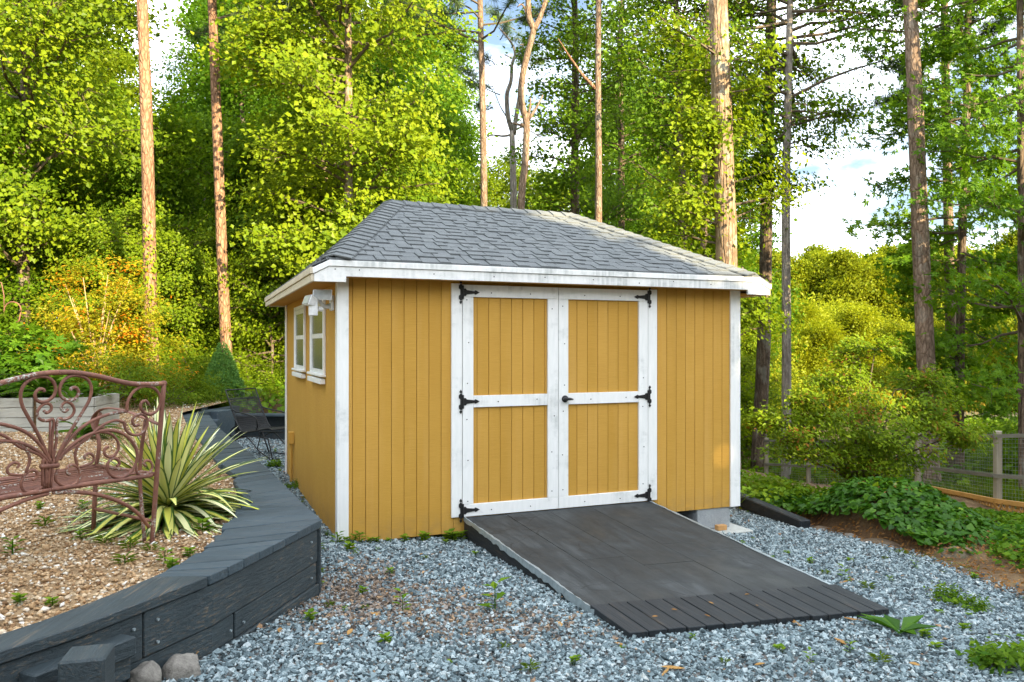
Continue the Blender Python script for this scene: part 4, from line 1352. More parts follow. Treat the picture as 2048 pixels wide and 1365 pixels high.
rock('rock', (3.78, 6.55, -.30), (.17, .13, .12), 'rounded tan boulder in the bare soil below the ivy', M['mossrock'], 9)
rock('rock', (3.62, 6.05, -.29), (.30, .07, .06), 'low dark stone edging the gravel on the right', M['brownrock'], 10, rz=R(-55))
rock('rock', (3.60, 5.45, -.29), (.28, .07, .07), 'low brown stone at the right edge of the photo bordering the gravel', M['brownrock'], 12, rz=R(-60))
rock('rock', (at(548, 815, 14.2) + np.array([0, 0, .0])), (.16, .12, .10), 'white rock among the plants behind the wire chair', M['slab'], 14)

# ------------------------------------------------------------------ leaves and trees
KITE = (np.array([(0, 0, 0), (.5, .42, .10), (0, 1, -.04), (-.5, .42, .10)]), np.array([(0, 1, 2), (0, 2, 3)]))
def _star(angs, ls, wd):
    V, T = [], []
    for a, l in zip(angs, ls):
        c, s = math.cos(a), math.sin(a)
        n = len(V)
        for x_, y_, z_ in ((0, 0, 0), (wd, .45 * l, .06), (0, l, -.06), (-wd, .45 * l, .06)):
            V.append((x_ * c + y_ * s, -x_ * s + y_ * c, z_))
        T += [(n, n + 1, n + 2), (n, n + 2, n + 3)]
    return np.array(V), np.array(T)
STAR3 = _star((-.95, 0, .95), (.85, 1.0, .85), .23)
STAR5 = _star((-1.9, -.9, 0, .9, 1.9), (.6, .85, 1.0, .85, .6), .19)
NEEDLE = (np.array([(-.5, 0, 0), (.5, 0, 0), (0, 1, 0)]), np.array([(0, 1, 2)]))
IVYL = (np.array([(0, 0, 0), (.42, -.10, .04), (.55, .35, .08), (0, 1, -.05), (-.55, .35, .08), (-.42, -.10, .04)]), np.array([(0, 1, 2), (0, 2, 3), (0, 3, 4), (0, 4, 5)]))

def leaf_mesh(name, P, L, W, nrm, dr, lv, shape, mat):
    V0, T0 = shape
    n = len(P)
    nrm = nrm / (np.linalg.norm(nrm, axis=1)[:, None] + 1e-9)
    dr = dr - (dr * nrm).sum(1)[:, None] * nrm
    dr /= np.linalg.norm(dr, axis=1)[:, None] + 1e-9
    sx = np.cross(dr, nrm)
    L = np.broadcast_to(L, (n,)); W = np.broadcast_to(W, (n,))
    V = (P[:, None, :] + (V0[None, :, 0] * W[:, None])[..., None] * sx[:, None, :] + (V0[None, :, 1] * L[:, None])[..., None] * dr[:, None, :] + (V0[None, :, 2] * L[:, None])[..., None] * nrm[:, None, :])
    T = (np.arange(n)[:, None, None] * len(V0) + T0[None]).reshape(-1, 3)
    return fast_mesh(name, V.reshape(-1, 3), T, mat, np.repeat(np.clip(lv, 0, 1), len(V0)))

class Crown:
    def __init__(self, seed):
        self.r = np.random.default_rng(seed)
        self.wood = MB()
        self.P, self.D, self.C, self.N = [], [], [], []

    def branch(self, p0, az, el, L, rad, curve=0.15, twigs=9, per=22, spread=.16, tw=.38, t0=.25):
        r = self.r
        d = np.array([math.cos(az) * math.cos(el), math.sin(az) * math.cos(el), math.sin(el)])
        ts = np.linspace(0, 1, 5)
        wob = np.cumsum(r.normal(0, .035 * L, (5, 3)), axis=0); wob[0] = 0
        pts = p0 + d * (ts * L)[:, None] + np.array([0, 0, 1]) * (curve * L * ts ** 2)[:, None] + wob
        self.wood.tube(pts, np.linspace(rad, rad * .25, 5), 5, False)
        tt = t0 + (1 - t0) * r.uniform(0, 1, twigs) ** .8
        base = np.array([[np.interp(q, ts, pts[:, i]) for i in range(3)] for q in tt])
        td = d[None] * .7 + r.normal(0, .75, (twigs, 3)); td[:, 2] = td[:, 2] * .6 + .05
        td /= np.linalg.norm(td, axis=1)[:, None]
        tl = tw * L * r.uniform(.5, 1.1, twigs) * (1.15 - .5 * tt)
        for b, q, l in zip(base, td, tl):
            self.wood.tube([b, b + q * l], [rad * .22, rad * .08], 3, False)
        s = r.uniform(.1, 1.08, (twigs, per))
        P = base[:, None] + td[:, None] * (tl[:, None] * s)[..., None] + r.normal(0, 1, (twigs, per, 3)) * np.array([spread, spread, spread * .55])
        self.P.append(P.reshape(-1, 3))
        D = td[:, None] * 1.0 + r.normal(0, .6, (twigs, per, 3)) + np.array([0, 0, -.25])
        self.D.append(D.reshape(-1, 3))
        c = r.normal(0, .20, (twigs, 1)) + r.normal(0, .11, (twigs, per))
        tn = r.normal(0, .42, (twigs, 1, 3)) + np.array([d[0] * .25, d[1] * .25, 0])
        self.N.append((tn + r.normal(0, .30, (twigs, per, 3))).reshape(-1, 3))
        self.C.append(c.ravel())

    def meshes(self, shape, size, mat, woodmat, center=.5, aspect=.8, up=1.0, name='crown', sun=None):
        P, D, C = np.vstack(self.P), np.vstack(self.D), np.concatenate(self.C)
        n = len(P)
        N = np.vstack(self.N) + np.array([.38, -.50, .60 * up])
        L = size * self.r.uniform(.5, 1.3, n)
        me = leaf_mesh(name, P, L, L * aspect, N, D, C + center, shape, mat)
        wm = None
        if self.wood.n:
            wm = bpy.data.meshes.new('branchwork')
            wm.from_pydata(np.vstack(self.wood.v).tolist(), [], self.wood.f)
            wm.materials.append(woodmat); wm.update()
        return me, wm

def trunk_mesh(pts, r0, r1, mat, n=12, flare=1.25, seed=0):
    P = catmull(pts, 6)
    r = np.random.default_rng(seed)
    t = np.linspace(0, 1, len(P))
    rad = r0 + (r1 - r0) * t
    rad[0] *= flare; rad[1] *= 1 + (flare - 1) * .4
    rad = rad * (1 + r.normal(0, .012, len(P)))
    v, f = tube_arrays(P, rad, n)
    me = bpy.data.meshes.new('trunk')
    me.from_pydata(v.tolist(), [], f)
    me.polygons.foreach_set('use_smooth', [True] * len(me.polygons))
    me.materials.append(mat); me.update()
    return me, P

def path(px_pts, D, zbot=None, ztop=None):
    """trunk path through the photograph's pixels at distance D, carried down to the ground and up past the frame"""
    p = [at(x_, y_, D) for x_, y_ in px_pts]
    p.sort(key=lambda q: q[2])
    g = float(zg(np.array(p[0][0]), np.array(D))) - .1 if zbot is None else zbot
    lo_, lo2 = p[0], p[1]
    if lo_[2] > g + .2:
        k = (lo_[2] - g) / max(.3, (lo2[2] - lo_[2]))
        k = min(k, 1.0)
        p.insert(0, np.array([lo_[0] - (lo2[0] - lo_[0]) * k * .6, D, g]))
    else:
        p[0] = np.array([lo_[0], D, g])
    if ztop is not None:
        d = p[-1] - p[-2]; d /= d[2]
        h = ztop - p[-1][2]
        p.append(p[-1] + d * h * .5); p.append(p[-1] + np.array([d[0] * .3, .1, 1]) * h * .5)
    return p

def tree(name, label, cat, px_pts, D, wpx, bark, ztop, group=None, crown=None, seed=0, taper=.45, n=12):
    p = path(px_pts, D, ztop=ztop)
    base = p[0].copy()
    t = thing(name, label, cat, tuple(base), 0, group)
    me, P = trunk_mesh([q - base for q in p], wpx / F * D / 2, wpx / F * D / 2 * taper, M[bark], n, seed=seed)
    obj('trunk', me, t)
    if crown:
        c = Crown(seed + 100)
        zz = P[:, 2]
        pt = lambda h: np.array([np.interp(h, zz, P[:, i]) for i in range(3)])
        crown(c, pt, base)
    return t, base

def finish(t, c, shape, size, leaf, wood='twig', center=.5, aspect=.8, up=1.0, cname='crown'):
    me, wm = c.meshes(shape, size, G[leaf], M[wood], center, aspect, up, cname)
    obj(cname, me, t)
    if wm is not None: tag(obj('branchwork', wm, t), kind='stuff')

def hardwood(name, label, px_pts, D, wpx, bark, ztop, z0, z1, nb, Lfun, leaf, size, shape=STAR3, seed=0, twigs=9, per=20, spread=.16, center=.5, el=(-.05, .5), azs=None, aspect=.8, group=None, cat='tree', taper=.4, gap=None):
    """z0..z1: heights in the world between which branches leave the trunk"""
    t, base = tree(name, label, cat, px_pts, D, wpx, bark, ztop, group, None, seed, taper)
    p = path(px_pts, D, ztop=ztop)
    P = catmull(p, 6)
    c = Crown(seed + 50)
    for i in range(nb):
        h = z0 + (z1 - z0) * (i + c.r.uniform(0, 1)) / nb
        q = np.array([np.interp(h, P[:, 2], P[:, k]) for k in range(3)]) - base
        az = c.r.uniform(0, 2 * math.pi) if azs is None else c.r.uniform(*azs)
        L = Lfun(h) * c.r.uniform(.65, 1.15)
        c.branch(q, az, c.r.uniform(*el), L, .012 + .012 * L, .08, twigs, per, spread)
    finish(t, c, shape, size, leaf, 'twig', center, aspect)
    return t

def pine(name, label, px_pts, D, wpx, ztop, bark='pine', seed=0, z0=None, nb=26, L=2.2, group=None, zc=None, per=70, taper=.6):
    t, base = tree(name, label, 'pine tree', px_pts, D, wpx, bark, ztop, group, None, seed, taper)
    P = catmull(path(px_pts, D, ztop=ztop), 6)
    c = Crown(seed + 70)
    z0 = ztop - 5 if z0 is None else z0
    for i in range(nb):
        h = z0 + (ztop - z0) * (i + c.r.uniform(0, 1)) / nb
        q = np.array([np.interp(h, P[:, 2], P[:, k]) for k in range(3)]) - base
        needle_branch(c, q, c.r.uniform(0, 2 * math.pi), c.r.uniform(-.1, .5), L * (1.1 - .7 * (h - z0) / (ztop - z0)) * c.r.uniform(.7, 1.1), per)
    finish(t, c, NEEDLE, .24, 'needle', 'twig', .5, .075, .2)
    return t

def needle_branch(c, q, az, el, L, per=46, tufts=10, sp=.11):
    r = c.r
    n0 = len(c.P)
    c.branch(q, az, el, L, .010 + .010 * L, .12, tufts, per, .02, .30, .35)
    # gather every twig's needles into a tuft at its end
    P = c.P[-1].reshape(tufts, per, 3)
    ce = P.mean(1, keepdims=True)
    d = r.normal(0, 1, (tufts, per, 3)); d /= np.linalg.norm(d, axis=2)[..., None]
    k = r.integers(0, 3, (tufts, per, 1)) * .10
    c.P[-1] = (ce + d * .03 + np.array([math.cos(az), math.sin(az), .2]) * (k - .1)).reshape(-1, 3)
    c.D[-1] = d.reshape(-1, 3)

# --- the pines and hardwoods one can tell apart, left to right
t = pine('pine_tree', 'straight pine trunk lit orange by the sun, thicker of the two left of the shed', [(303, 715), (300, 560), (296, 350), (290, 150), (284, 0)], 14.0, 29, 15, seed=1)
c = Crown(301)                                              # ivy on its foot
for i in range(700):
    pass
zz = np.random.default_rng(2).beta(1.0, 1.8, 520) * 2.6
rr = np.random.default_rng(3)
an = rr.uniform(math.pi * .9, math.pi * 2.2, 520)
IP = np.c_[np.cos(an) * .15, np.sin(an) * .15, zz + .5]; IP[:, 0] += (zz * -.02)
me = leaf_mesh('ivy', IP, rr.uniform(.03, .065, 520), rr.uniform(.03, .06, 520), np.c_[np.cos(an), np.sin(an), rr.normal(.3, .3, 520)], rr.normal(0, .5, (520, 3)) + np.array([0, 0, -1]), rr.uniform(.5, 1, 520), IVYL, G['gum'])
obj('ivy', me, t)
pine('pine_tree', 'slender leaning pine trunk lit by the sun, closer to the shed on its left', [(453, 705), (446, 560), (438, 350), (430, 150), (424, 0)], 15.0, 24, 16, seed=2, z0=7.6, nb=34)
hardwood('sweetgum_tree', 'tall sweetgum at the far left with brown trunk and bright crown', [(48, 640), (46, 400), (50, 200), (60, 0)], 17.0, 26, 'bark', 14, 3.2, 13.5, 64, lambda h: 2.9, 'gum', .115, KITE, 11, 9, 52, .36, .50)
hardwood('sweetgum_tree', 'bright yellow green sweetgum rising directly behind the left end of the roof', [(697, 520), (697, 380), (697, 200), (696, 0)], 15.0, 22, 'poplar', 14, 2.6, 12.5, 78, lambda h: 1.15 + .95 * min(1, max(0, (h - 2.5) / 3.5)), 'gum', .105, KITE, 12, 10, 44, .26, .66)
hardwood('sweetgum_tree', 'thin sunlit sweetgum trunk just left of the bright sweetgum behind the roof', [(655, 520), (652, 380), (648, 300), (640, 100)], 17.5, 15, 'poplar', 13, 2.4, 11, 44, lambda h: 1.6, 'gum', .105, KITE, 13, 9, 36, .28, .58)
pine('pine_tree', 'grey pine with bare stubs against the sky left of the crooked tree', [(968, 420), (966, 250), (963, 120), (960, 0)], 21.0, 15, 14, 'pinegrey', seed=4, z0=9.5, nb=22, L=2.6)
# dead, forked tree
dt, db = tree('dead_tree', 'pale dead tree with forked bare limbs in the gap of sky', 'dead tree', [(1027, 425), (1026, 340), (1024, 262)], 26.0, 14, 'deadbark', None, seed=5, taper=.8)
m = MB()
for pts, ra, rb in (([(1024, 262), (1016, 235), (1014, 195), (1022, 170), (1024, 140), (1030, 120), (1022, 100), (1000, 75)], .10, .03), ([(1027, 270), (1034, 225), (1040, 190)], .10, .06), ([(1022, 270), (1005, 272), (985, 270), (972, 275)], .05, .02), ([(1016, 240), (1000, 215), (985, 178)], .03, .01), ([(1030, 130), (1050, 100), (1062, 80)], .03, .01), ([(1028, 262), (1045, 255), (1060, 262), (1100, 285)], .04, .012)):
    P_ = catmull([at(x_, y_, 26.0) - db + np.array([0, (y_ - 262) * .004, 0]) for x_, y_ in pts], 4)
    MB().tube(P_, np.linspace(ra, rb, len(P_)), 6).build('limb', M['deadbark'], dt, True)
c = Crown(77)
for px, py in ((800, 0), (1000, 80), (990, 130), (1010, 110), (1040, 90), (1060, 130), (1000, 190), (985, 180), (1080, 90), (1050, 150), (1030, 60), (985, 215), (1075, 270)):
    if px > 900: needle_branch(c, at(px, py, 26.0) - db, c.r.uniform(0, 6.28), .3, 1.1, 34, 12)
finish(dt, c, NEEDLE, .24, 'needle', 'twig', .6, .06, .2)
# crooked tree
ct, cb_ = tree('crooked_tree', 'crooked forking bare trunk leaning across the sky above the roof ridge', 'tree', [(1042, 425), (1050, 330), (1053, 250), (1045, 215), (1042, 175), (1052, 120), (1064, 75), (1067, 55)], 19.0, 15, 'pinegrey', None, seed=6, taper=.75)
m = MB()
for pts, ra, rb in (([(1067, 58), (1058, 35), (1056, 0), (1052, -60)], .085, .06), ([(1068, 60), (1080, 35), (1092, 0), (1110, -60)], .07, .05), ([(1053, 252), (1038, 250), (1022, 246)], .05, .02), ([(1055, 240), (1060, 215), (1061, 196)], .04, .015), ([(1058, 238), (1075, 212), (1086, 190)], .045, .015), ([(1058, 40), (1045, 10), (1034, 15)], .03, .012), ([(1070, 55), (1078, 30), (1082, 22)], .03, .012)):
    P_ = catmull([at(x_, y_, 19.0) - cb_ for x_, y_ in pts], 4)
    MB().tube(P_, np.linspace(ra, rb, len(P_)), 7).build('limb', M['pinegrey'], ct, True)
hardwood('ivy_clad_tree', 'dark trunk wrapped in ivy right of the crooked tree', [(1150, 430), (1150, 250), (1151, 100), (1149, 0)], 22.0, 19, 'bark', 13, 1.5, 12.5, 92, lambda h: 1.5, 'mid', .115, KITE, 21, 8, 22, .26, .50)
pt_ = pine('pine_tree', 'reddish pine trunk with one dead branch rising over the roof', [(1197, 450), (1197, 300), (1196, 150), (1197, 0)], 19.0, 15, 14, 'pinegrey', seed=7, z0=10.5, nb=18)
pb = np.array(pt_.location)
MB().tube(catmull([at(x_, y_, 19.0) - pb for x_, y_ in ((1191, 178), (1165, 150), (1140, 115), (1116, 78))], 4), np.linspace(.05, .015, 13), 6).build('dead_branch', M['pine'], pt_, True)
hardwood('ivy_clad_tree', 'slim ivy clad trunk in the middle of the woods behind the roof', [(1243, 440), (1242, 250), (1240, 100), (1245, 0)], 27.0, 15, 'bark', 14, 2, 13.5, 84, lambda h: 1.9, 'mid', .13, KITE, 22, 8, 24, .32, .48)
hardwood('hardwood_tree', 'dark trunk with hanging ivy sprays left of the big poplar', [(1368, 490), (1362, 300), (1357, 120), (1352, 0)], 19.5, 18, 'bark', 13, 1.5, 12.5, 80, lambda h: 1.5, 'mid', .11, KITE, 23, 8, 24, .26, .52, azs=(-.6, 3.74))
hardwood('hardwood_tree', 'tall brown trunk close against the left side of the big poplar', [(1408, 510), (1410, 300), (1413, 100), (1417, 0)], 19.0, 16, 'pinegrey', 14, 2, 13, 34, lambda h: 1.4, 'mid', .11, KITE, 24, 8, 24, .26, .55, azs=(-.6, 3.74))
hardwood('tulip_poplar_tree', 'thickest trunk, a big pale poplar behind the right end of the roof', [(1453, 530), (1448, 350), (1441, 150), (1436, 0)], 14.5, 45, 'poplar', 16, 1.6, 7.2, 46, lambda h: .95 + .35 * math.sin(h * 2), 'gum', .10, KITE, 25, 9, 26, .22, .55, taper=.75, azs=(-.75, 3.89))
hardwood('hardwood_tree', 'tall straight dark trunk right of the shed roof corner', [(1516, 925), (1527, 700), (1532, 480), (1538, 200), (1543, 0)], 20.0, 31, 'bark', 14, 6.8, 13, 44, lambda h: 1.0 + 1.3 * smooth(7, 9.5, h), 'mid', .11, KITE, 26, 8, 28, .28, .60, taper=.5, azs=(-.6, 3.74))
hardwood('maple_tree', 'thin grey maple trunk right of the tall dark trunk with drooping leafy branches', [(1572, 945), (1573, 700), (1572, 400), (1577, 150), (1580, 0)], 18.5, 22, 'deadbark', 12, 5.2, 11.5, 60, lambda h: .8 + 1.9 * smooth(5.5, 8.2, h), 'mid', .10, KITE, 27, 10, 26, .24, .62, azs=(-.7, 3.84), el=(-.25, .35), taper=.4)
pine('pine_tree', 'tall leaning pine trunk standing behind the wire fence on the right', [(1862, 985), (1855, 800), (1842, 500), (1830, 200), (1820, 0)], 15.0, 37, 16, 'pinegrey', seed=8, z0=10.5, nb=20, taper=.55)
t = pine('pine_tree', 'slim pine behind the maple foliage at the right with needled upper branches', [(1908, 970), (1900, 600), (1894, 300), (1890, 100)], 18.0, 21, 13, 'pinegrey', seed=9, z0=6.5, nb=30, L=1.8, taper=.5)
hardwood('maple_tree', 'dark leaved maple with ivy covered stem at the right behind the fence', [(1918, 975), (1920, 700), (1925, 450), (1934, 200), (1936, 0)], 16.6, 18, 'bark', 12, -.1, 11, 74, lambda h: .95 + .75 * smooth(1.5, 4.0, h) + .5 * smooth(5.5, 7.5, h), 'maple', .145, STAR5, 28, 9, 16, .22, .58, el=(-.3, .3), taper=.5)
hardwood('maple_tree', 'dark leaved maple at the right edge of the photo', [(2046, 900), (2044, 600), (2042, 300), (2040, 0)], 14.0, 18, 'bark', 11, .3, 10, 52, lambda h: 1.5, 'maple', .12, STAR5, 29, 9, 15, .24, .55, el=(-.3, .3), taper=.5)

# --- background woods: a few individuals modelled, then copied
def proto_tree(seed, H, z0, nb, Lfun, leaf, size, shape, per, spread, bark='bark', name='woodland_tree', rad=.16, twigs=9, center=.4):
    t = thing(name, 'tree', 'tree')
    r_ = np.random.default_rng(seed)
    pts = [np.array([r_.normal(0, .10) * k, r_.normal(0, .10) * k, H * k / 5 - (.3 if k == 0 else 0)]) for k in range(6)]
    me, P = trunk_mesh(pts, rad, rad * .2, M[bark], 9, seed=seed)
    obj('trunk', me, t)
    c = Crown(seed)
    for i in range(nb):
        h = z0 + (H - z0) * ((i + c.r.uniform(0, 1)) / nb)
        q = np.array([np.interp(h, P[:, 2], P[:, k]) for k in range(3)])
        L = Lfun(h / H) * c.r.uniform(.6, 1.15)
        c.branch(q, c.r.uniform(0, 2 * math.pi), c.r.uniform(-.1, .5), L, .01 + .012 * L, .08, twigs, per, spread)
    finish(t, c, shape, size, leaf, 'twig', center)
    return t
pA = proto_tree(201, 18, 2.5, 62, lambda f: 3.4 * (1.1 - .75 * f), 'mid', .165, KITE, 44, .50, center=.5)
pB = proto_tree(202, 18, 4.0, 58, lambda f: 3.0 * (1.15 - .8 * f), 'deep', .165, KITE, 44, .50, center=.55)
pC = proto_tree(203, 15, 1.0, 84, lambda f: 2.9 * (1.1 - .7 * f), 'gum', .15, KITE, 42, .45, center=.5)
pU = proto_tree(204, 6, .3, 56, lambda f: 2.0 * (1.1 - .6 * f), 'mid', .105, KITE, 46, .28, name='understory_tree', rad=.06, center=.58)
pV = proto_tree(205, 5, .2, 52, lambda f: 1.8 * (1.1 - .6 * f), 'gum', .10, KITE, 40, .26, name='understory_tree', rad=.05, center=.5)
protos = {'A': pA, 'B': pB, 'C': pC, 'U': pU, 'V': pV}
used = {}
WOOD = [  # photograph column, distance, kind, height factor
    (-60, 27, 'A', .95), (110, 25, 'A', .70), (225, 31, 'C', .72), (60, 36, 'B', .95), (175, 42, 'B', .75), (400, 38, 'B', .62), (490, 26, 'B', .85), (565, 30, 'B', .95), (610, 36, 'B', 1.0), (455, 46, 'B', .8), (330, 46, 'B', .50),
    (720, 32, 'B', .95), (785, 28, 'B', .85), (840, 34, 'B', .9), (885, 27, 'A', .50), (905, 40, 'B', .75), (650, 46, 'A', 1.1), (545, 48, 'A', 1.1), (280, 55, 'B', .55), (90, 50, 'B', 1.0), (-120, 34, 'B', 1.1),
    (955, 36, 'C', .62), (1010, 44, 'C', .82), (1065, 40, 'C', .70), (1110, 36, 'C', .62), (1090, 55, 'A', .75), (1180, 34, 'A', .50), (1265, 38, 'B', .85), (1320, 34, 'B', .75), (1290, 50, 'A', .9), (1400, 36, 'A', .55), (1330, 26, 'A', .40), (1480, 38, 'C', .42), (1440, 30, 'C', .42), (1170, 26, 'A', .38), (1260, 24, 'A', .33),
    (1225, 44, 'A', 1.15), (1320, 46, 'B', 1.15), (1400, 44, 'A', 1.1), (1480, 46, 'B', 1.0), (1170, 52, 'B', 1.1), (390, 42, 'A', .95), (470, 34, 'A', 1.0), (890, 44, 'A', 1.1), (820, 46, 'B', 1.25), (160, 32, 'A', 1.05), (20, 30, 'A', 1.1)]
LB = {'A': 'tall green broadleaf tree', 'B': 'tall dark shaded tree', 'C': 'sunny yellow green tree', 'U': 'leafy green understory tree', 'V': 'bright sunlit star leaved sapling'}
GR = {'A': 'broadleaf trees in the woods', 'B': 'shaded trees deep in the woods', 'C': 'sunny trees low in the woods', 'U': 'understory trees at the edge of the woods', 'V': 'sunlit saplings at the edge of the woods'}
rr = random.Random(9)
def zone(x_, y_):
    px = CX + x_ / y_ * F
    z = ('left of the thick lit pine' if px < 285 else 'between the two lit pine trunks' if px < 430 else 'between the slender lit pine and the shed' if px < 590 else
         'above the left end of the roof' if px < 800 else 'above the roof left of the sky gap' if px < 945 else 'low in the sky gap above the roof' if px < 1130 else
         'above the right half of the roof' if px < 1440 else 'right of the shed')
    return z
def place(kind, x_, y_, sc, dz=-.05):
    z_ = float(zg(np.array(x_), np.array(y_))) + dz
    if kind not in used:
        used[kind] = True
        o = protos[kind]
        o.location = (x_, y_, z_); o.rotation_euler = (0, 0, rr.uniform(0, 6.28)); o.scale = (sc, sc, sc)
        o['label'] = LB[kind] + (', ' + zone(x_, y_) if kind in 'ABCUV' else ''); o['group'] = GR[kind]
        return o
    return copy_thing(protos[kind], (x_, y_, z_), rr.uniform(0, 6.28), sc * 1.0, LB[kind] + (', ' + zone(x_, y_) if kind in 'ABCUV' else ''), GR[kind])
for px, D, k, s in WOOD:
    place(k, (px - CX) / F * D, D + rr.uniform(-1, 1), s)
for px, D, k, s in [(-40, 17, 'U', .9), (95, 19, 'V', 1.1), (175, 22, 'U', 1.15), (250, 18.5, 'U', .9), (350, 19, 'U', .85), (395, 22, 'U', 1.1), (375, 16.2, 'V', .60), (500, 18, 'U', .95), (540, 16, 'V', .75), (575, 20, 'U', 1.1), (615, 17, 'V', .85), (470, 27, 'U', 1.2), (300, 27, 'U', 1.2), (150, 27, 'U', 1.3), (20, 23, 'U', 1.2), (840, 18, 'U', .9), (800, 22, 'U', 1.0), (900, 24, 'V', 1.1), (740, 20, 'V', 1.0), (1010, 26, 'V', .9), (1090, 24, 'U', .9), (1230, 21, 'U', .8), (1320, 20, 'U', .75), (1390, 22, 'V', .95), (1490, 24, 'V', .8), (560, 24, 'U', 1.2), (655, 22, 'U', 1.0), (220, 16, 'V', .7)]:
    place(k, (px - CX) / F * D, D, s)
# far edge of the meadow
fA = proto_tree(211, 15, 1.0, 70, lambda f: 4.2 * (1.05 - .75 * f), 'far', .34, KITE, 52, .8, name='far_tree', rad=.18, twigs=8, center=.45)
fB = proto_tree(212, 17, 4.5, 60, lambda f: 3.2 * (1.1 - .75 * f), 'far', .34, KITE, 46, .7, name='far_tree', rad=.16, twigs=8, center=.25)
fS = proto_tree(213, 6, .2, 56, lambda f: 3.0 * (1.1 - .6 * f), 'far', .20, KITE, 52, .55, name='far_bush', rad=.10, twigs=8, center=.6)
protos.update({'f': fA, 'g': fB, 's': fS})
LB.update({'f': 'yellow green tree on the far side of the meadow', 'g': 'tall darker tree on the far side of the meadow', 's': 'sunlit bush at the far edge of the meadow'})
GR.update({'f': 'bright trees across the meadow', 'g': 'tall dark trees across the meadow', 's': 'bushes along the far edge of the meadow'})
for k in range(40):
    px = 1440 + k * 17.5 + rr.uniform(-10, 10)
    D = rr.uniform(104, 128)
    place('f' if k % 5 not in (1, 3) else 'g', (px - CX) / F * D, D, rr.uniform(.92, 1.22) if 1480 < px < 1980 else rr.uniform(.95, 1.3), -.3)
for k in range(26):
    px = 1450 + k * 26 + rr.uniform(-10, 10)
    D = rr.uniform(62, 96)
    place('s', (px - CX) / F * D, D, rr.uniform(.6, 1.25), -.2)
for px, D, s in ((1500, 46, .8), (1610, 54, .9), (1690, 70, 1.15), (1560, 60, 1.1), (2040, 52, 1.0)):
    place('s', (px - CX) / F * D, D, s, -.2)

# ------------------------------------------------------------------ shrubs
def dome(seed, n, size, leaf, shape, R3, fill=.6, center=.5, aspect=.7, stems=6, up=.8, clumps=40, cs=.12, twig='twig', lo=0.05):
    """rounded shrub: leaf clumps spread through a dome, on stems from the base"""
    r_ = np.random.default_rng(seed)
    d = r_.normal(0, 1, (clumps, 3)); d[:, 2] = np.abs(d[:, 2]) + lo
    d /= np.linalg.norm(d, axis=1)[:, None]
    rad = r_.uniform(fill, 1.0, clumps) * (1 + .12 * np.sin(5 * np.arctan2(d[:, 1], d[:, 0])))
    cc = d * rad[:, None] * np.array(R3)
    k = r_.integers(0, clumps, n)
    P = cc[k] + r_.normal(0, 1, (n, 3)) * cs * np.array([1, 1, .6])
    P[:, 2] = np.maximum(P[:, 2], .02)
    N = d[k] * .7 + r_.normal(0, .5, (n, 3)) + np.array([0, -.1, up])
    D = d[k] + r_.normal(0, .6, (n, 3))
    L = size * r_.uniform(.6, 1.2, n)
    lv = center + (r_.normal(0, .16, clumps))[k] + r_.normal(0, .16, n)
    me = leaf_mesh('foliage', P, L, L * aspect, N, D, lv, shape, G[leaf])
    m = MB()
    for i in range(stems):
        q = cc[r_.integers(0, clumps)] * .92
        m.tube(catmull([(r_.normal(0, .03), r_.normal(0, .03), -.05), q * np.array([.35, .35, .5]), q], 3), np.linspace(.018, .005, 7), 5)
    wm = bpy.data.meshes.new('stem'); wm.from_pydata(np.vstack(m.v).tolist(), [], m.f); wm.materials.append(M[twig]); wm.update()
    return me, wm

def shrub(name, label, cat, loc, me_wm, rz=0, sc=1, group=None):
    t = thing(name, label, cat, tuple(loc), rz, group)
    t.scale = (sc, sc, sc) if not hasattr(sc, '__len__') else sc
    obj('foliage', me_wm[0], t)
    obj('stem', me_wm[1], t)
    return t
def onbed(px, D, dz=0.0):
    x_ = (px - CX) / F * D
    z_ = float(zbed(x_, D)) if D < 13.6 else float(zg(np.array(x_), np.array(D)))
    return np.array([x_, D, z_ + dz])
dO = dome(31, 15000, .070, 'orange', KITE, (1.30, 1.0, 2.30), .45, .60, .5, 34, .5, 120, .14, 'paletwig', .12)
shrub('flame_azalea', 'orange blooming azalea glowing in the sun behind the bench', 'azalea', onbed(190, 12.6), dO)
dG = dome(32, 6500, .045, 'azalea', KITE, (.95, .8, .88), .6, .42, .5, 8, .9, 70, .10)
shrub('azalea_shrub', 'rounded dark green azalea in front of the orange azalea', 'shrub', onbed(225, 11.4), dG)
shrub('azalea_shrub', 'low dark azalea between the pine trunks and the pebble bed', 'shrub', onbed(345, 12.2), dG, 1.1, (.85, .8, .80))
shrub('azalea_shrub', 'dark shrub beside the planter at the left', 'shrub', onbed(130, 11.6), dG, 2.1, (.8, .8, .75))
dY = dome(33, 3800, .055, 'gum', KITE, (.9, .8, .8), .55, .35, .5, 8, .8, 55, .12)
for px, D, s, lb in ((398, 14.2, .95, 'sunlit green shrub right of the thick pine trunk'), (500, 15.0, .8, 'sunlit shrub behind the cone shaped spruce'), (560, 15.5, .85, 'sunlit shrub close to the shed behind the wire chair'), (300, 15.0, 1.1, 'sunlit shrub behind the foot of the thick pine'), (470, 14.0, .55, 'low bright plant behind the back timber edging'), (60, 14.0, 1.2, 'sunlit shrub behind the plants at the far left'), (385, 12.6, .50, 'low leafy plant behind the end of the wall cap'), (425, 12.9, .42, 'low leafy plant left of the foot of the dwarf spruce'), (530, 13.5, .40, 'low leafy plant behind the back of the wire chair')):
    shrub('woodland_shrub', lb, 'shrub', onbed(px, D, -.05), dY, random.uniform(0, 6), s)
dL = dome(34, 1900, .125, 'deep', STAR5, (.75, .6, 1.05), .45, .62, 1.0, 10, .7, 50, .14)
shrub('sweetgum_sapling', 'dark green star leaved sapling at the far left edge', 'sapling', onbed(42, 9.9), dL)
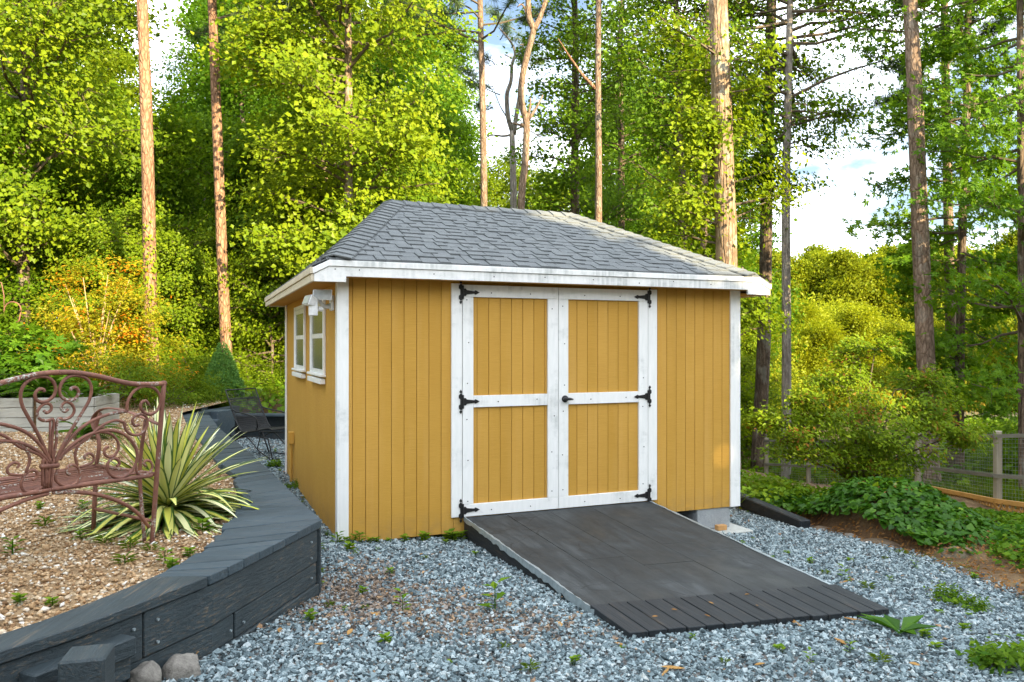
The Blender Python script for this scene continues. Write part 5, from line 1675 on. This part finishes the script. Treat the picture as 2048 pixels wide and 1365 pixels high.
dF = dome(35, 900, .05, 'weed', IVYL, (.5, .35, .55), .4, .4, .9, 8, .7, 30, .08)
shrub('flowering_plant', 'light green flowering plant inside the green wire support', 'plant', onbed(55, 10.2), dF)
# dwarf spruce
r_ = np.random.default_rng(36)
n = 7000
h = 1 - np.sqrt(r_.uniform(0, 1, n)); an = r_.uniform(0, 6.283, n)
rad = (.36 * (1 - h) ** .85 + .02) * r_.uniform(.75, 1.06, n) * (1 + .08 * np.sin(an * 6 + h * 20))
P_ = np.c_[np.cos(an) * rad, np.sin(an) * rad, h * 1.0 + .02]
D_v = np.c_[np.cos(an), np.sin(an), r_.normal(.5, .4, n)] + r_.normal(0, .4, (n, 3))
sp = thing('dwarf_spruce', 'small cone shaped spruce behind the end of the retaining wall', 'spruce', tuple(onbed(445, 13.5, -.04)))
obj('foliage', leaf_mesh('foliage', P_, .055, .020, r_.normal(0, .6, (n, 3)) + np.array([.3, -.6, .3]), D_v, r_.normal(.5, .2, n), KITE, G['spruce']), sp)
MB().tube([(0, 0, -.05), (0, 0, .9)], [.03, .008], 6).build('trunk', M['twig'], sp)

# ferns and iris leaves in the planter
def fronds(seed, nf, L, leafname, droop=.5):
    r_ = np.random.default_rng(seed)
    P, D, N, S_ = [], [], [], []
    m = MB()
    for i in range(nf):
        az = r_.uniform(0, 6.283); el = r_.uniform(.5, 1.3); l = L * r_.uniform(.7, 1.15)
        d = np.array([math.cos(az) * math.cos(el), math.sin(az) * math.cos(el), math.sin(el)])
        ts = np.linspace(0, 1, 24)
        q = d * (ts * l)[:, None] - np.array([0, 0, 1]) * (droop * l * ts ** 2)[:, None] + np.array([math.cos(az), math.sin(az), 0]) * (.25 * l * ts ** 2)[:, None]
        m.tube(q[::4], .004, 3, False)
        tg = np.gradient(q, axis=0); tg /= np.linalg.norm(tg, axis=1)[:, None]
        sd_ = np.cross(tg, [0, 0, 1]); sd_ /= np.linalg.norm(sd_, axis=1)[:, None] + 1e-9
        for s in (-1, 1):
            P.append(q[2:]); D.append(sd_[2:] * s + tg[2:] * .5); N.append(np.cross(sd_, tg)[2:])
            S_.append(.17 * l * np.sin(np.clip(ts[2:] * 1.02, 0, 1) * math.pi) ** .6 + .01)
    P, D, N, S_ = np.vstack(P), np.vstack(D), np.vstack(N), np.concatenate(S_)
    me = leaf_mesh('frond', P, S_, S_ * .22, N, D, r_.normal(.5, .2, len(P)), KITE, G[leafname])
    wm = bpy.data.meshes.new('stem'); wm.from_pydata(np.vstack(m.v).tolist(), [], m.f); wm.materials.append(M['twig']); wm.update()
    return me, wm
fr = fronds(41, 26, .75, 'fern')
fr2 = fronds(42, 20, .6, 'fern', .6)
for (x_, y_, s, lb, mm) in ((-5.45, 9.1, 1.0, 'large green fern filling the pale planter', fr), (-5.0, 9.25, .8, 'fern spilling from the right end of the pale planter', fr2), (-5.9, 9.1, .9, 'fern at the left end of the pale planter', fr2)):
    t = thing('fern', lb, 'fern', (x_, y_, .88)); t.scale = (s, s, s); obj('frond', mm[0], t); obj('stem', mm[1], t)
for px, D, s, lb in ((165, 8.3, .75, 'fern growing on the pebbles right of the planter'), (150, 9.6, .9, 'fern arching behind the bench right of the planter')):
    t = thing('fern', lb, 'fern', tuple(onbed(px, D))); t.scale = (s, s, s); t.rotation_euler = (0, 0, px); obj('frond', fr2[0], t); obj('stem', fr2[1], t)

# ------------------------------------------------------------------ yucca: every sword leaf a part
def vleaf_mat():
    m, nt, p, o = new_mat('variegated_yucca_leaf')
    a = nt.nodes.new('ShaderNodeAttribute'); a.attribute_name = 'lv'      # 0 at the margin, 1 on the midrib
    oi = nt.nodes.new('ShaderNodeObjectInfo')
    v = coords(nt)
    ns = noise(nt, v, 20, 3)
    ad = nt.nodes.new('ShaderNodeMath'); ad.operation = 'MULTIPLY_ADD'; ad.inputs[1].default_value = .12; nt.links.new(ns, ad.inputs[0]); nt.links.new(a.outputs['Fac'], ad.inputs[2])
    pale = ramp(nt, oi.outputs['Random'], [(0, (.52, .51, .07)), (.45, (.70, .68, .22)), (1, (.80, .80, .55))])
    c = mix(nt, ramp(nt, ad.outputs[0], [(.56, (0, 0, 0)), (.70, (1, 1, 1))]), (.050, .125, .022), pale)
    nt.links.new(c, p.inputs['Base Color'])
    p.inputs['Roughness'].default_value = .42
    p.inputs['Subsurface Weight'].default_value = 0
    return m
M['yucca'] = vleaf_mat()
yu = thing('yucca_plant', 'yellow striped variegated yucca growing behind the bench end', 'yucca', (-2.13, 4.80, .44))
rr = random.Random(12)
for i in range(230):
    f = (i + .5) / 230
    az = i * 2.39996 + rr.uniform(-.25, .25)
    el = R(84) * (1 - f) ** 2.5 + R(4) * f + rr.uniform(-.12, .12)
    L = rr.uniform(.50, .68)
    wd = rr.uniform(.018, .027)
    dro = .05 + .42 * f + (rr.uniform(.1, .5) if f > .35 and rr.random() < .45 else 0)
    ts = np.linspace(0, 1, 9)
    h = np.array([math.cos(az), math.sin(az), 0.0])
    base = h * .03 + np.array([0, 0, .02 + .12 * (1 - f)])
    q = base + h * (math.cos(el) * L * ts)[:, None] + np.array([0, 0, 1]) * (math.sin(el) * L * ts - dro * L * ts ** 2.3)[:, None]
    q[:, 2] = np.maximum(q[:, 2], .015 + .01 * rr.random())
    # lean towards the gap beside the wall
    q[:, 0] += .02 * ts ** 1.5
    tg = np.gradient(q, axis=0); tg /= np.linalg.norm(tg, axis=1)[:, None]
    sx = np.cross(tg, np.array([0, 0, 1.0]) + .01 * h); sx /= np.linalg.norm(sx, axis=1)[:, None] + 1e-9
    nr = np.cross(sx, tg)
    w_ = wd * np.minimum(1, .65 + 1.4 * ts) * np.clip((1 - ts) * 3.2, 0, 1) ** .75 + .0006
    V = []; at_ = []
    for k in range(9):
        for u_, dz, lv in ((-1, .35, 0), (-.45, .08, 1), (.45, .08, 1), (1, .35, 0)):
            V.append(q[k] + sx[k] * u_ * w_[k] + nr[k] * dz * w_[k]); at_.append(lv)
    T = np.array([(k * 4 + j, k * 4 + j + 1, k * 4 + j + 5, k * 4 + j + 4) for k in range(8) for j in range(3)])
    me = fast_mesh('leaf', np.array(V), T, M['yucca'], np.array(at_, float), True)
    obj('leaf', me, yu)

# ------------------------------------------------------------------ wire fence on the right
posts = [(1533, 18.3, 965, 87), (1617, 16.9, 972, 92), (1722, 15.3, 972, 100), (1836, 13.6, 980, 112), (1995, 10.9, 1014, 149), (2190, 9.6, 1040, 180)]
fence = thing('wire_fence', 'weathered post and rail fence with wire mesh on the slope at the right', 'fence', (6.2, 13.0, -1.0))
fo = np.array([6.2, 13.0, -1.0])
tops, bots = [], []
for px, D, yb, hp in posts:
    b = at(px, yb, D); tpt = b + np.array([0, 0, hp / F * D])
    bots.append(b); tops.append(tpt)
    q = b - fo
    MB().box(q[0] - .042, q[0] + .042, q[1] - .042, q[1] + .042, q[2] - .4, tpt[2] - fo[2] + .02).build('fence_post', M['greywood'], fence, bevel=.006)
def beam(p, q, w_, h_, name, mat, par, off=0.0):
    p, q = np.array(p), np.array(q)
    d = q - p; L = np.linalg.norm(d); d /= L
    s = np.cross(d, [0, 0, 1.0]); s /= np.linalg.norm(s)
    u = np.cross(s, d)
    p = p + s * off; q = q + s * off
    V = [P_ + s * a * w_ / 2 + u * b * h_ / 2 for P_ in (p, q) for a, b in ((-1, -1), (1, -1), (1, 1), (-1, 1))]
    m = MB(); m.add(V, [(0, 1, 2, 3), (7, 6, 5, 4), (0, 4, 5, 1), (1, 5, 6, 2), (2, 6, 7, 3), (3, 7, 4, 0)])
    return m.build(name, mat, par)
for i in range(len(posts) - 1):
    for f in (.95, .42):
        a_ = bots[i] + (tops[i] - bots[i]) * f - fo; b_ = bots[i + 1] + (tops[i + 1] - bots[i + 1]) * f - fo
        beam(a_, b_, .035, .052, 'fence_rail', M['greyrail'], fence, .062)
    m = MB()
    L = np.linalg.norm(bots[i + 1] - bots[i])
    for k in range(int(L / .05)):
        f = (k + .5) / int(L / .05)
        a_ = bots[i] + (bots[i + 1] - bots[i]) * f; b_ = tops[i] + (tops[i + 1] - tops[i]) * f
        m.tube([a_ - fo, b_ - fo], .0018, 3, False)
    for k in range(1, 20):
        f = k / 20
        a_ = bots[i] + (tops[i] - bots[i]) * f; b_ = bots[i + 1] + (tops[i + 1] - bots[i + 1]) * f
        m.tube([a_ - fo, b_ - fo], .0018, 3, False)
    tag(m.build('wire_mesh', M['wire'], fence), kind='stuff')
lat = thing('lattice_strip', 'amber wooden lattice strip along the foot of the fence', 'lattice', tuple((bots[4])))
lo_ = bots[4]
for i0, i1 in ((3, 4), (4, 5)):
    p0, p1 = bots[i0] + np.array([-.06, -.12, -.14]), bots[i1] + np.array([-.06, -.12, -.14])
    p0, p1 = p0 - lo_, p1 - lo_
    H_ = .24
    beam(p0 + np.array([0, 0, H_]), p1 + np.array([0, 0, H_]), .05, .06, 'lattice_rail', M['lattice'], lat)
    beam(p0 + np.array([0, 0, -.02]), p1 + np.array([0, 0, -.02]), .05, .05, 'lattice_rail', M['lattice'], lat)
    L = np.linalg.norm(p1 - p0); n = int(L / .085)
    for k in range(n):
        for s, off in ((1, -.006), (-1, .006)):
            f0, f1 = (k + (0 if s > 0 else 1)) / n, (k + (1 if s > 0 else 0)) / n
            a_ = p0 + (p1 - p0) * f0 + np.array([0, 0, .0]); b_ = p0 + (p1 - p0) * f1
            mid = np.array([0, 0, .5 * H_])
            # two crossings per height
            beam(a_, p0 + (p1 - p0) * (f0 + s * 2.0 / n) + np.array([0, 0, H_]), .010, .028, 'lattice_slat', M['lattice'], lat, off)

# ------------------------------------------------------------------ right bank: ivy, spreading shrub, soil plants
r_ = np.random.default_rng(51)
def mound(x, y):
    a = np.exp(-(((x - 3.72) / .66) ** 2 + ((y - 7.75) / .95) ** 2) ** 1.3) * .47
    b = np.exp(-(((x - 4.75) / .95) ** 2 + ((y - 6.7) / .8) ** 2)) * .09
    c = np.exp(-(((x - 3.2) / .5) ** 2 + ((y - 8.9) / .9) ** 2)) * .16
    return zg(x, y) + np.maximum(np.maximum(a, b), c)
def ground_leaves(name, label, x, y, size, leaf, shape, seed, lift=(0, .06), center=.45, up=1.0, cat='ground cover', zf=mound, aspect=.9, out=.5):
    r_ = np.random.default_rng(seed)
    n = len(x)
    z = zf(x, y)
    e = .05
    gx_ = (zf(x + e, y) - z) / e; gy_ = (zf(x, y + e) - z) / e
    N = np.c_[-gx_ * out * 2, -gy_ * out * 2, np.full(n, up)] + r_.normal(0, .42, (n, 3))
    D = np.c_[-gx_, -gy_, np.full(n, -.3)] * 1.0 + r_.normal(0, .7, (n, 3))
    L = size * r_.uniform(.55, 1.2, n)
    cl_ = .12 * np.sin(x * 7 + 1) * np.sin(y * 6)
    me = leaf_mesh(name, np.c_[x, y, z + r_.uniform(*lift, n)], L, L * aspect, N, D, center + cl_ + r_.normal(0, .2, n), shape, G[leaf])
    return tag(obj(name, me), label, cat, kind='stuff')
n = 44000
x = r_.uniform(2.6, 6.6, n); y = r_.uniform(5.2, 10.5, n)
hgt = mound(x, y) - zg(x, y)
k = (hgt > .10 + r_.normal(0, .03, n)) & (x > xE(y) + .08)
ground_leaves('ivy_bed', 'dense dark green ivy mounded over the bank right of the gravel', x[k], y[k], .064, 'ivy', IVYL, 52)
mm = grid_sheet('bank', lambda y: float(xE(y)) + .02, lambda y: 7.5, np.linspace(4.6, 11, 50), 40, lambda x, y: zg(x, y) - .02 + (mound(x, y) - zg(x, y)) * smooth(0, .45, x - xE(y)), M['soil'])
k = (hgt <= .10) & (x > 4.1) & (r_.uniform(0, 1, n) < .55)
ground_leaves('low_ground_cover', 'low leafy ground cover at the right below the fence', x[k], y[k], .05, 'weed', IVYL, 53, (0, .04), .25)
n = 5000
x = r_.uniform(3.5, 5.2, n); y = r_.uniform(4.6, 6.4, n)
k = (x > 3.75 + .35 * np.sin(y * 3) * .3) & (r_.uniform(0, 1, n) < smooth(3.75, 4.3, x))
ground_leaves('low_ground_cover', 'leafy green weeds at the lower right edge of the photo', x[k], y[k], .07, 'weed', KITE, 54, (0, .12), .35)
n = 5200
x = r_.uniform(2.6, 4.9, n); y = r_.uniform(4.7, 9.0, n)
k = (x > xE(y) - .05) & (x < xE(y) + .9)
ground_leaves('leaf_litter', 'brown leaf litter and bark on the bare soil below the ivy', x[k], y[k], .045, 'dry', KITE, 56, (0, .03), .25, cat='leaf litter', zf=lambda x, y: zg(x, y) + .01 + (mound(x, y) - zg(x, y)) * smooth(0, .45, x - xE(y)), aspect=.4)
n = 3500
x = r_.uniform(2.6, 4.6, n); y = r_.uniform(4.7, 8.0, n)
k = (x > xE(y) - .22) & (x < xE(y) + .25) & (np.sin(y * 5.1 + 1) + np.sin(y * 2.3) > .1)
ground_leaves('moss_and_grass', 'patchy moss and short grass along the gravel edge', x[k], y[k], .045, 'grass', NEEDLE, 57, (0, .02), .4, cat='moss', zf=lambda x, y: zg(x, y) + .01, aspect=.16, up=.2)
# variegated vine beside the black timber behind the shed corner
n = 2600
x = r_.uniform(2.55, 3.9, n); y = r_.uniform(8.5, 11.5, n)
ground_leaves('pale_vine', 'pale mottled vine and weeds along the black timber right of the shed', x, y, .07, 'weed', KITE, 55, (0, .18), .55)

# spreading azalea in front of the fence
sb_loc = at(1722, 985, 9.6)
sb = thing('spreading_azalea', 'wide spreading shrub with layered foliage in front of the wire fence', 'shrub', tuple(sb_loc))
c = Crown(61)
def lay(px, py, D, L, n_=3):
    p = at(px, py, D) - sb_loc
    st = np.array([0.0, 0, .05])
    mid = p * np.array([.45, .45, .62])
    c.wood.tube(catmull([st, mid, p], 4), np.linspace(.022, .006, 9), 5)
    for i in range(n_):
        c.branch(p, c.r.uniform(0, 6.28), c.r.uniform(-.1, .25), L * 1.12, .007, .05, 9, 32, .085, .45, .05)
for px, py, D, L in ((1590, 850, 9.4, .36), (1560, 880, 9.3, .28), (1640, 860, 9.3, .40), (1640, 800, 9.7, .34), (1700, 830, 9.2, .42), (1690, 760, 9.8, .34), (1730, 790, 9.5, .42), (1720, 720, 9.8, .28), (1750, 700, 9.8, .22), (1780, 840, 9.3, .42), (1790, 780, 9.7, .40), (1830, 760, 9.7, .30), (1850, 810, 9.5, .38), (1860, 860, 9.3, .34), (1910, 870, 9.3, .30), (1940, 885, 9.3, .24), (1610, 920, 9.2, .34), (1670, 915, 9.1, .40), (1740, 890, 9.2, .42), (1800, 910, 9.1, .38), (1700, 945, 9.1, .36), (1770, 930, 9.2, .36), (1550, 845, 9.5, .22), (1880, 820, 9.6, .28)):
    lay(px, py, D, L)
finish(sb, c, KITE, .060, 'azalea', 'twig', .56, .5, 1.6, 'foliage')

# meadow and roadside grass
def blades(name, label, x, y, h, wd, leaf, seed, zf=zg, cat='grass', center=.5):
    r_ = np.random.default_rng(seed)
    n = len(x)
    N = np.c_[r_.normal(0, 1, n), r_.normal(-.8, .6, n), np.full(n, .15)]
    D = np.c_[r_.normal(0, .3, n), r_.normal(0, .3, n), np.ones(n)]
    H_ = h * r_.uniform(.5, 1.2, n)
    me = leaf_mesh(name, np.c_[x, y, zf(x, y)], H_, np.full(n, wd), N, D, center + r_.normal(0, .22, n) + .2 * np.sin(x * .5) * np.sin(y * .4), KITE, G[leaf])
    return tag(obj(name, me), label, cat, kind='stuff')
r_ = np.random.default_rng(71)
n = 15000
y = 51 + 70 * r_.uniform(0, 1, n) ** 1.3; x = (r_.uniform(1440, 2120, n) - CX) / F * y
blades('meadow_grass', 'tall golden grass of the sunlit meadow', x, y, 1.3, .16, 'gold', 72)
n = 26000
y = 10 + 34 * r_.uniform(0, 1, n) ** 1.5; x = (r_.uniform(1440, 2150, n) - CX) / F * y
beyond = lambda x, y: y > np.interp(CX + x / y * F, [q[0] for q in posts], [q[1] for q in posts]) + .15
k = (x > 3.4) & beyond(x, y)
blades('slope_grass', 'green grass and weeds on the slope behind the fence', x[k], y[k], .22, .03, 'grass', 73, center=.45)
n = 9000
y = r_.uniform(14, 44, n); x = (r_.uniform(1440, 2150, n) - CX) / F * y
k = beyond(x, y)
ground_leaves('slope_weeds', 'leafy weeds covering the slope behind the fence', x[k], y[k], .16, 'mid', KITE, 74, (0, .35), .5, zf=zg)
n = 9000
y = 13.1 + 13 * r_.uniform(0, 1, n) ** 1.6; x = (r_.uniform(-40, 1000, n) - CX) / F * y
ground_leaves('forest_floor_plants', 'leafy plants and seedlings on the floor of the woods', x, y, .13, 'mid', KITE, 75, (0, .35), .5, zf=zg)
# brush on the slope
dB = dome(81, 3000, .12, 'mid', KITE, (1.2, 1.0, 1.3), .5, .45, .6, 6, .8, 46, .2)
for i, (px, D, s) in enumerate(((1490, 26, .8), (1545, 29, .7), (1600, 28, .6), (1610, 36, .8), (1500, 36, 1.2), (1960, 22, .7), (2010, 20, .9), (2060, 17, 1.1), (1940, 19, .6))):
    x_ = (px - CX) / F * D
    shrub('slope_bush', 'leafy green bush on the slope beyond the fence', 'bush', (x_, D, float(zg(np.array(x_), np.array(D))) - .1), dB, i, s, 'bushes on the slope beyond the fence')

# ------------------------------------------------------------------ weeds and fallen leaves on the gravel
def weed_mesh(seed, nl, L, hgt, shape, leaf, wd=.55, rosette=False):
    r_ = np.random.default_rng(seed)
    an = np.arange(nl) * 2.4 + r_.normal(0, .3, nl)
    hh = np.linspace(.15, 1, nl) * hgt if not rosette else np.full(nl, .012)
    D = np.c_[np.cos(an), np.sin(an), np.full(nl, .25 if not rosette else .5)] + r_.normal(0, .12, (nl, 3))
    N = np.c_[-.3 * np.cos(an), -.3 * np.sin(an), np.ones(nl)]
    P = np.c_[np.cos(an) * .006, np.sin(an) * .006, hh]
    me = leaf_mesh('leaf', P, L * r_.uniform(.7, 1.15, nl), wd * L * r_.uniform(.8, 1.1, nl), N, D, r_.uniform(.25, .85, nl), shape, G[leaf])
    m = MB(); m.tube([(0, 0, -.01), (0, 0, hgt)], [.003, .0015], 4)
    wm = bpy.data.meshes.new('stem'); wm.from_pydata(np.vstack(m.v).tolist(), [], m.f); wm.materials.append(G['weed']); wm.update()
    return me, wm
wk = [weed_mesh(1, 10, .030, .040, IVYL, 'weed', .9), weed_mesh(2, 14, .030, .045, KITE, 'weed', .5), weed_mesh(3, 8, .055, .10, KITE, 'weed', .45), weed_mesh(4, 18, .045, .03, KITE, 'grass', .2), weed_mesh(5, 8, .024, .022, IVYL, 'weed', 1.0)]
def weed(px, py, kind, s, label=None, group='small weeds sprouting from the gravel', bed=False):
    z0 = .45 if bed else 0.0
    D = F * (CAMZ - z0) / (py - HY)
    for _ in range(6):
        x_ = (px - CX) / F * D
        z0 = float(zbed(x_, D)) if bed else float(pad(np.array(x_), np.array(D))) + .012
        D = F * (CAMZ - z0) / (py - HY)
    la, lt = local(x_, D)
    if not bed and .95 < la < 2.80 and -2.70 < lt < .02:
        return None
    if not bed and -.05 < la < 3.78 and -.075 < lt < .5:           # rooted just in front of the wall, not under it
        q = C0 + U * la + V2 * (-.085)
        x_, D = float(q[0]), float(q[1])
        z0 = float(pad(np.array(x_), np.array(D))) + .012
    t = thing('weed', label or ('small bright green weed growing on the tan pebbles' if bed else 'small green weed sprouting from the grey gravel'), 'weed', (x_, D, z0), random.uniform(0, 6), None if label else (group if not bed else 'small weeds among the tan pebbles'))
    t.scale = (s, s, s)
    obj('foliage', wk[kind][0], t); obj('stem', wk[kind][1], t)
    return t
weed(990, 1225, 2, 1.6, 'upright leafy seedling alone in the open gravel left of the ramp')
rr = random.Random(21)
for wi, (px, py) in enumerate(((690, 1085), (705, 1083), (718, 1088), (668, 1082), (735, 1082), (748, 1083), (765, 1076), (800, 1078), (835, 1074), (872, 1066), (890, 1090), (905, 1072), (922, 1078), (905, 1085), (930, 1062), (700, 1105), (712, 1112), (755, 1105), (780, 1150), (640, 1150), (648, 1170), (725, 1190), (730, 1220), (660, 1215), (690, 1225), (805, 1225), (850, 1120), (950, 1112), (1010, 1300), (1035, 1135), (1050, 1145), (1105, 1170), (1100, 1180), (1130, 1190), (1280, 1250), (1515, 1250), (1345, 1268), (1385, 1282), (1405, 1270), (1485, 1092), (1505, 1080), (1565, 1080), (1575, 1110), (1545, 1120), (1620, 1130), (1650, 1150), (1700, 1125), (1660, 1190), (1690, 1165), (1735, 1180), (1770, 1120), (1780, 1165), (1805, 1110), (1830, 1140), (1860, 1195), (1880, 1230), (1910, 1215), (1940, 1235), (1930, 1265), (1870, 1300), (1620, 1330), (1560, 1305), (1700, 1310), (1760, 1330), (1850, 1280), (1950, 1160), (610, 1000), (620, 985), (590, 960), (560, 945), (545, 925), (535, 920), (550, 905), (560, 935), (600, 1010), (640, 1060), (655, 1075), (520, 885), (560, 870), (640, 1105), (900, 1330), (1150, 1330), (1060, 1345), (1245, 1300), (1450, 1330), (770, 1290), (620, 1245))):
    weed(px, py, rr.choice((0, 1, 4, 3, 4, 0, 3, 2)) if wi > 16 else rr.choice((0, 1, 0)), rr.uniform(.6, 1.45) if wi > 16 else rr.uniform(.9, 2.1))
for px, py, k, s in ((40, 1210, 0, 1.1), (105, 1215, 0, 1.0), (330, 1130, 1, 1.6), (345, 1140, 0, 1.3), (380, 1115, 0, 1.2), (25, 1110, 1, 1.8), (165, 1020, 0, 1.3), (80, 1020, 0, 1.2), (160, 1080, 0, 1.2), (250, 1130, 3, 1.5), (210, 1090, 3, 1.4), (90, 1055, 3, 1.6), (260, 1100, 3, 1.6), (405, 1065, 0, 1.8), (300, 1105, 3, 1.2)):
    weed(px, py, k, s, None, bed=True)
# broad dock rosette and larger clumps
wk.append(weed_mesh(9, 9, .17, .02, KITE, 'ivy', .42, True))
weed(1800, 1268, 5, 1.15, 'broad leaved dark green rosette weed on the gravel right of the ramp')
wk.append((dome(83, 420, .035, 'weed', KITE, (.12, .11, .11), .3, .35, .5, 4, .8, 24, .03)))
weed(1995, 1335, 6, 1.35, 'bushy green weed clump in the bottom right corner of the gravel')
weed(1900, 1205, 6, .9, 'bushy weed near the soil edge right of the dock rosette')
weed(1950, 1222, 6, .75, 'smaller bushy weed near the soil edge at the far right')
weed(590, 978, 6, .9, 'leafy weed in the narrow gap between wall and shed')
weed(548, 935, 6, .9, 'low weed patch near the back left corner of the shed')
weed(1990, 1118, 6, 1.2, 'leafy weed at the foot of the ivy on the right')

r_ = np.random.default_rng(91)
def dead_leaf(px, py, s, label, z=None, group=None, curl=.25, long=1.0):
    D = F * CAMZ / (py - HY)
    for _ in range(6):
        x_ = (px - CX) / F * D
        z0 = float(pad(np.array(x_), np.array(D))) + .028 if z is None else z
        D = F * (CAMZ - z0) / (py - HY)
    V = []
    for k in range(6):
        t_ = k / 5
        w_ = .24 * math.sin(math.pi * min(1, t_ * .96 + .03)) / long
        V += [(-w_, t_ - .5, curl * w_ * 2 + curl * (t_ - .5) ** 2), (0, t_ - .5, curl * (t_ - .5) ** 2), (w_, t_ - .5, curl * w_ * 2 + curl * (t_ - .5) ** 2)]
    T = np.array([(k * 3 + j, k * 3 + j + 1, k * 3 + j + 4, k * 3 + j + 3) for k in range(5) for j in range(2)])
    me = fast_mesh('fallen_leaf', np.array(V) * s, T, G['dry'], np.full(len(V), r_.uniform(.2, 1)), True)
    o = obj('fallen_leaf', me, None, (x_, D, z0))
    o.rotation_euler = (r_.uniform(-.25, .25), r_.uniform(-.25, .25), r_.uniform(0, 6.28))
    return tag(o, label, 'dry leaf', group)
dead_leaf(350, 1315, .10, 'curled orange dry leaf leaning on the lichened rock')
dead_leaf(378, 1318, .10, 'tan dry leaf on the gravel right of the lichened rock')
dead_leaf(398, 1300, .09, 'orange dry leaf next to the lower wall plank')
dead_leaf(1345, 1338, .11, 'straw coloured dry leaf lying in the gravel at the bottom centre', long=1.6)
dead_leaf(1332, 1345, .09, 'thin straw coloured dry strip beside the bottom centre leaf', long=2.4)
dead_leaf(1590, 1246, .15, 'long brown dry bark strip leaning on the lower edge of the ramp', long=3.5)
dead_leaf(1705, 1240, .11, 'curved tan dry strip by the right corner of the ramp', long=2.5)
dead_leaf(1680, 1285, .09, 'orange dry leaf in the gravel below the ramp corner')
for px, py in ((840, 1110), (1240, 1290), (1000, 1262), (700, 1265), (560, 1262), (1690, 1165), (1560, 1125), (1830, 1330), (1520, 1330), (880, 1130), (980, 1190), (1120, 1250), (640, 1290), (1960, 1300), (750, 1230)):
    dead_leaf(px, py, .055, 'small dry brown leaf lying on the gravel', group='small dry leaves on the gravel')
for a_, t_ in ((1.25, -2.45), (1.42, -2.38), (1.70, -2.33), (1.95, -2.42), (2.02, -2.25), (1.55, -2.5)):
    p_ = C0 + U * a_ + V2 * t_
    o = dead_leaf(1500, 1200, .035, 'tiny dry leaf scrap on the ramp treads', group='leaf scraps on the ramp')
    o.location = (p_[0], p_[1], rz_(a_, t_) + .022)

# ------------------------------------------------------------------ the wood behind the photographer, which shades the yard
r_ = np.random.default_rng(99)
sv = np.array([-math.sin(R(SUN_AZ)), -math.cos(R(SUN_AZ))])      # the way sunlight travels over the ground
pv = np.array([-sv[1] * -1, sv[0] * -1]); pv = np.array([sv[1], -sv[0]])
n = 26000
p = r_.uniform(-14, 30, n)
Hh = np.interp(p, [-14, -3, 2.4, 3.6, 4.7, 5.3, 5.8, 6.2, 7.2, 9.5, 12, 14, 30], [9.0, 9.4, 9.5, 10.6, 10.7, 10.0, 9.0, 6.6, 6.1, 6.6, 7.6, 10.0, 10.5]) + .25 * np.sin(p * 3.1) + .15 * np.sin(p * 7.3 + 1)
s = -15.5 + r_.normal(0, 1.0, n)
xy = sv[None] * s[:, None] + pv[None] * p[:, None]
z = r_.uniform(0, 1, n) ** .85 * Hh
me = leaf_mesh('distant_wood', np.c_[xy, z + .2], .75, .62, r_.normal(0, .5, (n, 3)) + np.array([sv[0], sv[1], .2]), r_.normal(0, 1, (n, 3)), r_.normal(.5, .2, n), KITE, G['mid'])
tag(obj('distant_wood', me), 'dense line of trees behind the photographer shading the yard', 'wood', kind='stuff')
n = 12000
y = r_.uniform(-12, 16, n)
x = -15.5 - .12 * y + r_.normal(0, .9, n)
me = leaf_mesh('distant_wood', np.c_[x, y, r_.uniform(0, 1, n) ** .9 * (10 + np.sin(y))], .75, .62, r_.normal(0, .5, (n, 3)) + np.array([1, 0, .2]), r_.normal(0, 1, (n, 3)), r_.normal(.5, .2, n), KITE, G['mid'])
tag(obj('distant_wood', me), 'dense edge of the woods to the left of the yard', 'wood', kind='stuff')
